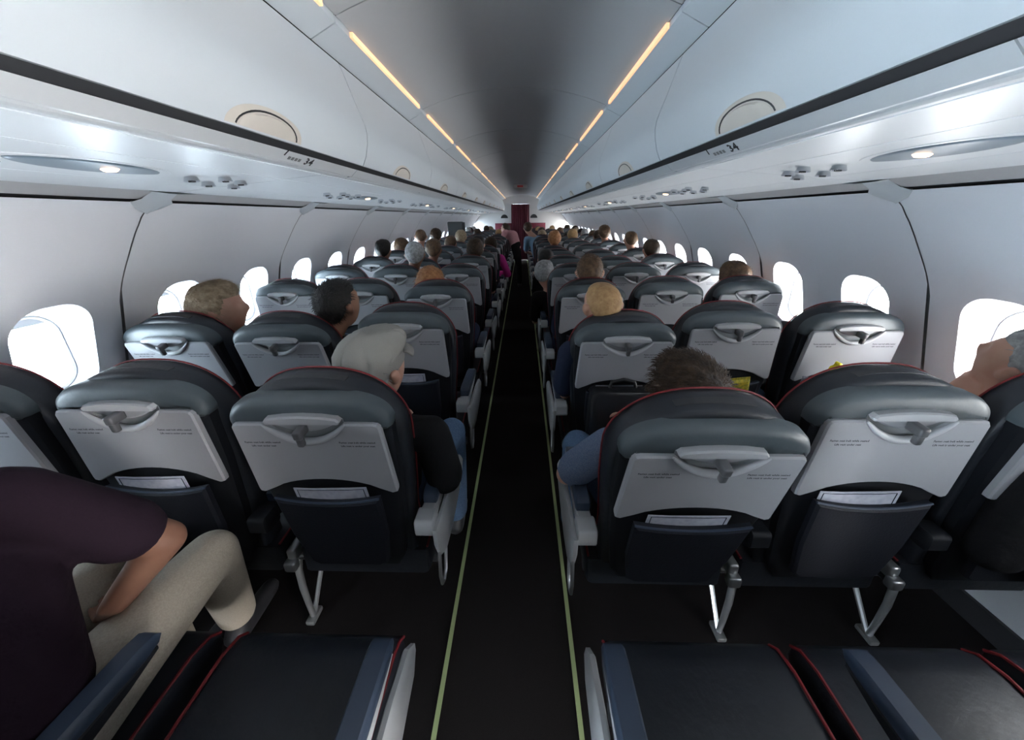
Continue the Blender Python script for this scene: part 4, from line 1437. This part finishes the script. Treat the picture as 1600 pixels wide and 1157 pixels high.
P2((-1, 3, 0), 'person sunk low in the third row left aisle seat', (-0.60, 2.46, 1.10), ('full', 'h_red'), 'c_grey', yaw=8, strands=500, seed=12, vol=1.2)
P2((1, 3, 0), 'person sitting upright in the third row right aisle seat', (0.507, 2.42, 1.19), ('short', 'h_mid'), 'c_navy', yaw=-8, strands=500, seed=13, eyes=True)
P2((1, 3, 2), 'person just showing above the third row right window seat', (1.52, 2.50, 1.12), ('full', 'h_mid'), 'c_grey', seed=14, strands=400)

# --- rows further forward
FAR = [
    ((-1, 4, 1), 'person seated upright, fourth row left middle seat', (-0.93, 3.26, 1.235), ('short', 'h_grey'), 'c_grey', 10),
    ((-1, 5, 1), 'person seated upright, fifth row left middle seat', (-0.93, 3.98, 1.22), ('short', 'h_mid'), 'c_navy', 0),
    ((-1, 5, 0), 'person seated upright, fifth row left aisle seat', (-0.47, 3.98, 1.21), ('full', 'h_brown'), 'c_black', 0),
    ((-1, 5, 2), 'person seated upright, fifth row left window seat', (-1.49, 3.97, 1.22), ('short', 'h_black'), 'c_black', 0),
    ((-1, 6, 2), 'person seated upright, sixth row left window seat', (-1.52, 4.68, 1.185), ('full', 'h_mid'), 'c_grey', 0),
    ((-1, 7, 2), 'person seated upright, seventh row left window seat', (-1.46, 5.40, 1.285), ('buzz', 'h_mid'), 'c_white', 20),
    ((-1, 6, 0), 'person seated upright, sixth row left aisle seat', (-0.52, 4.70, 1.215), ('short', 'h_black'), 'c_navy', -10),
    ((-1, 8, 2), 'person seated upright, eighth row left window seat', (-1.40, 6.12, 1.26), ('full', 'h_brown'), 'c_black', 0),
    ((-1, 8, 1), 'person seated upright, eighth row left middle seat', (-0.98, 6.12, 1.23), ('full', 'h_sand'), 'c_grey', 0),
    ((-1, 7, 1), 'person seated upright, seventh row left middle seat', (-1.02, 5.41, 1.185), ('short', 'h_mid'), 'c_green', 0),
    ((1, 5, 2), 'person seated upright, fifth row right window seat', (1.44, 3.95, 1.19), ('short', 'h_brown'), 'c_grey', 0),
    ((1, 6, 2), 'person seated upright, sixth row right window seat', (1.42, 4.66, 1.255), ('buzz', 'h_mid'), 'c_grey', 0),
    ((1, 8, 2), 'person seated upright, eighth row right window seat', (1.40, 6.10, 1.28), ('full', 'h_mid'), 'c_grey', 0),
    ((1, 9, 1), 'person seated upright, ninth row right middle seat', (0.98, 6.83, 1.20), ('full', 'h_blond'), 'c_black', 0),
    ((1, 4, 0), 'person leaning into the aisle, fourth row right aisle seat', (0.25, 3.24, 1.065), ('short', 'h_grey'), 'c_black', -20),
    ((1, 5, 0), 'person leaning into the aisle, fifth row right aisle seat', (0.31, 3.95, 1.10), ('short', 'h_black'), 'c_black', -10),
    ((1, 7, 0), 'person seated upright, seventh row right aisle seat', (0.52, 5.38, 1.23), ('full', 'h_red'), 'c_black', 0),
    ((1, 10, 0), 'person in a light blue shirt leaning into the aisle, tenth row right aisle seat', (0.16, 7.53, 1.33), ('short', 'h_brown'), 'c_blue', 0),
    ((-1, 7, 0), 'person in a magenta top leaning out, seventh row left aisle seat', (-0.42, 5.42, 1.15), ('full', 'h_brown'), 'c_magenta', 0),
]
for i, (key, lab, hd, hr, shc, yw) in enumerate(FAR):
    jj = seated(*key, hd)
    if 'magenta' in lab:
        jj['SR'] = Vector((-0.27, 5.40, 0.97))
        jj['ER'] = Vector((-0.17, 5.44, 0.72))
    build_person('person', lab, jj, yaw=yw, skin=random.choice(['skinA', 'skinA', 'skinB']), hair=hr, shirt=shc, vox=0.018, seed=40 + i, hands=True, sleeve=1.5 if 'magenta' in lab else 0.8)
# the farthest rows: plain heads over the seat backs
FARHAIR = ['h_brown', 'h_black', 'h_mid', 'h_mid', 'h_sand', 'h_grey', 'h_blond', 'h_brown', 'h_red']
far_proto = {}
n = 0
for k in range(9, 17):
    for s in (-1, 1):
        for c in range(3):
            if (s, k, c) not in SEATS or (s, k, c) in ((1, 9, 1), (1, 10, 0), (-1, 10, 0), (-1, 11, 0)) or random.random() < 0.30:
                continue
            hm = FARHAIR[n % len(FARHAIR)]
            st = ('short', 'full', 'short')[n % 3]
            lab = 'distant person seated in the %s row %s %s seat' % (ORD[k - 1], 'left' if s < 0 else 'right', COLN[c])
            n += 1
            hd = Vector((s * XSS[s][c] + random.uniform(-.05, .05), pivot_y(s, k) + 0.11, 1.145 + random.uniform(-0.02, 0.05)))
            proto = far_proto.get((hm, st))
            if proto is None:
                jj = seated(s, k, c, hd)
                jj0 = jj
                far_proto[(hm, st)] = (build_person('person', lab, jj, hair=(st, hm), shirt=random.choice(['c_black', 'c_grey', 'c_navy', 'c_green']), vox=0.022, seed=80 + n), hd.copy())
            else:
                src, shd = proto
                o = src.copy()
                COL.objects.link(o)
                o.location = src.location + (hd - shd)
                o.location.z = 0.0
                o['label'] = lab
                for ch in src.children:
                    cc = ch.copy()
                    COL.objects.link(cc)
                    cc.parent = o

# --- crew member bent over in the aisle, dusty pink shirt
Y0 = 8.2
j = skeleton((-0.10, Y0, 0.93), (-0.34, Y0 + 0.10, 1.30))
j['neck'] = Vector((-0.29, Y0 + 0.08, 1.28)); j['chest'] = Vector((-0.17, Y0 + 0.05, 1.15))
j['SL'] = Vector((-0.35, Y0 - 0.10, 1.22)); j['SR'] = Vector((-0.27, Y0 + 0.24, 1.23))
j['EL'] = Vector((-0.42, Y0 - 0.06, 0.98)); j['WL'] = Vector((-0.52, Y0 + 0.10, 0.92))
j['ER'] = Vector((-0.40, Y0 + 0.28, 1.0)); j['WR'] = Vector((-0.55, Y0 + 0.25, 0.95))
for q, dy in (('L', -0.07), ('R', 0.10)):
    j['K' + q] = Vector((-0.03, Y0 + dy, 0.50)); j['A' + q] = Vector((-0.02, Y0 + dy, 0.09))
build_person('person', 'person in a dusty pink shirt and dark trousers bending over in the aisle', j, yaw=60, pitch=-25, hair=('short', 'h_brown'), shirt='c_pink', sleeve=1.5, pants='c_black', vox=0.014, seed=120)

# ================================================================== SMALL THINGS
# water bottle with yellow sports cap and a clear cup in the second-row right window pocket
BMx = back_matrix(1, 2, 2)
def lathe(name, prof, m, seg=20):
    V, F = [], []
    for r, z in prof:
        for k in range(seg):
            a = 2 * math.pi * k / seg
            V.append((r * math.cos(a), r * math.sin(a), z))
    for i in range(len(prof) - 1):
        for k in range(seg):
            F.append((i * seg + k, i * seg + (k + 1) % seg, (i + 1) * seg + (k + 1) % seg, (i + 1) * seg + k))
    F.append(tuple(range(seg - 1, -1, -1)))
    F.append(tuple((len(prof) - 1) * seg + k for k in range(seg)))
    return mesh(name, V, F, m, True, 45)
bo = thing('water_bottle', 'small clear water bottle with a yellow cap in a right window seat pocket', 'bottle')
bo.matrix_world = BMx @ Matrix.Translation((-0.150, -0.130, 0.325)) @ Matrix.Rotation(R(20), 4, 'Y')
put('bottle_body', lathe('bottle_body', [(0.026, 0.0), (0.030, 0.006), (0.030, 0.05), (0.028, 0.06), (0.030, 0.07), (0.030, 0.115), (0.026, 0.14), (0.016, 0.155), (0.014, 0.165)], 'bottle'), bo)
put('bottle_label', lathe('bottle_label', [(0.0305, 0.072), (0.0305, 0.108)], 'c_white'), bo)
put('sports_cap', lathe('sports_cap', [(0.017, 0.162), (0.018, 0.178), (0.013, 0.184), (0.012, 0.196), (0.014, 0.200), (0.011, 0.206)], 'yellow', 16), bo)['label'] = 'yellow sports cap'
cu = tag(put('plastic_cup', lathe('plastic_cup', [(0.026, 0.0), (0.034, 0.085), (0.036, 0.088), (0.0335, 0.088), (0.0255, 0.004)], 'bottle')), 'clear crumpled plastic cup beside the yellow-capped bottle', 'cup')
cu.matrix_world = BMx @ Matrix.Translation((-0.190, -0.134, 0.345)) @ Matrix.Rotation(R(14), 4, 'Y')
# snack packet in the second-row right middle pocket
sn = thing('snack_packet', 'shiny yellow and green snack packet in a right middle seat pocket', 'packet')
sn.matrix_world = back_matrix(1, 2, 1) @ Matrix.Translation((0.05, -0.108, 0.30)) @ Matrix.Rotation(R(-6), 4, 'Y')
so = [(0.055, 0.10), (0.056, 0.0), (-0.056, 0.0), (-0.055, 0.10)]
put('wrapper', outline_mesh('wrapper', [(u, v) for u, v in rrect(0.056, 0.052, 0.008, 4)], [(-0.007, 0.014), (-0.003, 0.004), (0, 0), (0.003, 0.004), (0.007, 0.014)], lambda u, v, n: (u, n, v + 0.055), 'snackgreen'), sn)
put('crimped_edge', box_mesh('crimped_edge', (-0.054, -0.001, 0.104), (0.054, 0.001, 0.117), 'snackgreen'), sn)
# black padded jacket on the second-row right window seat
def jacket(name, label, lumps, m):
    V, F = [], []
    for p0, p1, r0, r1, ls in lumps:
        capsule(V, F, p0, p1, r0, r1, lat=(1, 0, 0), ls=ls, seg=18)
    base = Vector(lumps[0][0]); base.z = 0
    V = [v - base for v in V]
    o = thing(name, label, 'jacket', base)
    put('quilted_body', remesh(V, F, 0.009, m, 'quilted_body', 3), o)
    return o
jk = []
for i in range(7):
    z = 0.99 - i * 0.072
    jk.append(((1.375 - 0.004 * i, 1.745 - 0.004 * i, z), (1.43 - 0.004 * i, 1.76, z - 0.01), 0.056, 0.056, 1.2))
jacket('padded_jacket', 'black padded jacket heaped on the second right window seat, seen through the gap', jk, 'puffer')
jk = [((1.62, 0.775, 1.02), (1.40, 0.775, 0.98), 0.075, 0.06, 1.0), ((1.60, 0.755, 0.95), (1.52, 0.74, 0.70), 0.085, 0.075, 1.6), ((1.40, 0.77, 0.92), (1.36, 0.76, 0.66), 0.06, 0.05, 1.4), ((1.62, 0.74, 0.76), (1.58, 0.72, 0.52), 0.08, 0.06, 1.4)]
jacket('draped_jacket', 'black jacket draped over the nearest right window seat', jk, 'c_black')
# dark bag in front of the nearest right aisle seat
bg_ = thing('shoulder_bag', 'black leather bag standing between the first and second right aisle seats', 'bag', (0.50, 1.43, 0.50))
put('bag_body', outline_mesh('bag_body', [(u, v) for u, v in rrect(0.15, 0.16, 0.04, 6)], [(-0.055, 0.02), (-0.045, 0.004), (0, 0), (0.045, 0.004), (0.055, 0.02)], lambda u, v, n: (u, n, v + 0.17), 'puffer'), bg_)
put('bag_handle', tube_mesh('bag_handle', [(-0.06, 0, 0.32), (-0.05, 0, 0.355), (0, 0, 0.368), (0.05, 0, 0.355), (0.06, 0, 0.32)], 0.008, 'puffer', 8), bg_)
# dark grey case standing above the seat backs far left
cs = thing('equipment_case', 'dark grey upright case above the seat backs far on the left', 'case', (-1.20, 6.95, 1.19))
put('case_body', box_mesh('case_body', (-0.16, -0.05, 0.0), (0.13, 0.05, 0.29), 'caseg', 0.02, 3), cs)
put('case_side', box_mesh('case_side', (0.115, -0.045, 0.01), (0.165, 0.045, 0.28), 'dark', 0.012, 2), cs)

bpy.data.scenes.remove(TMP)
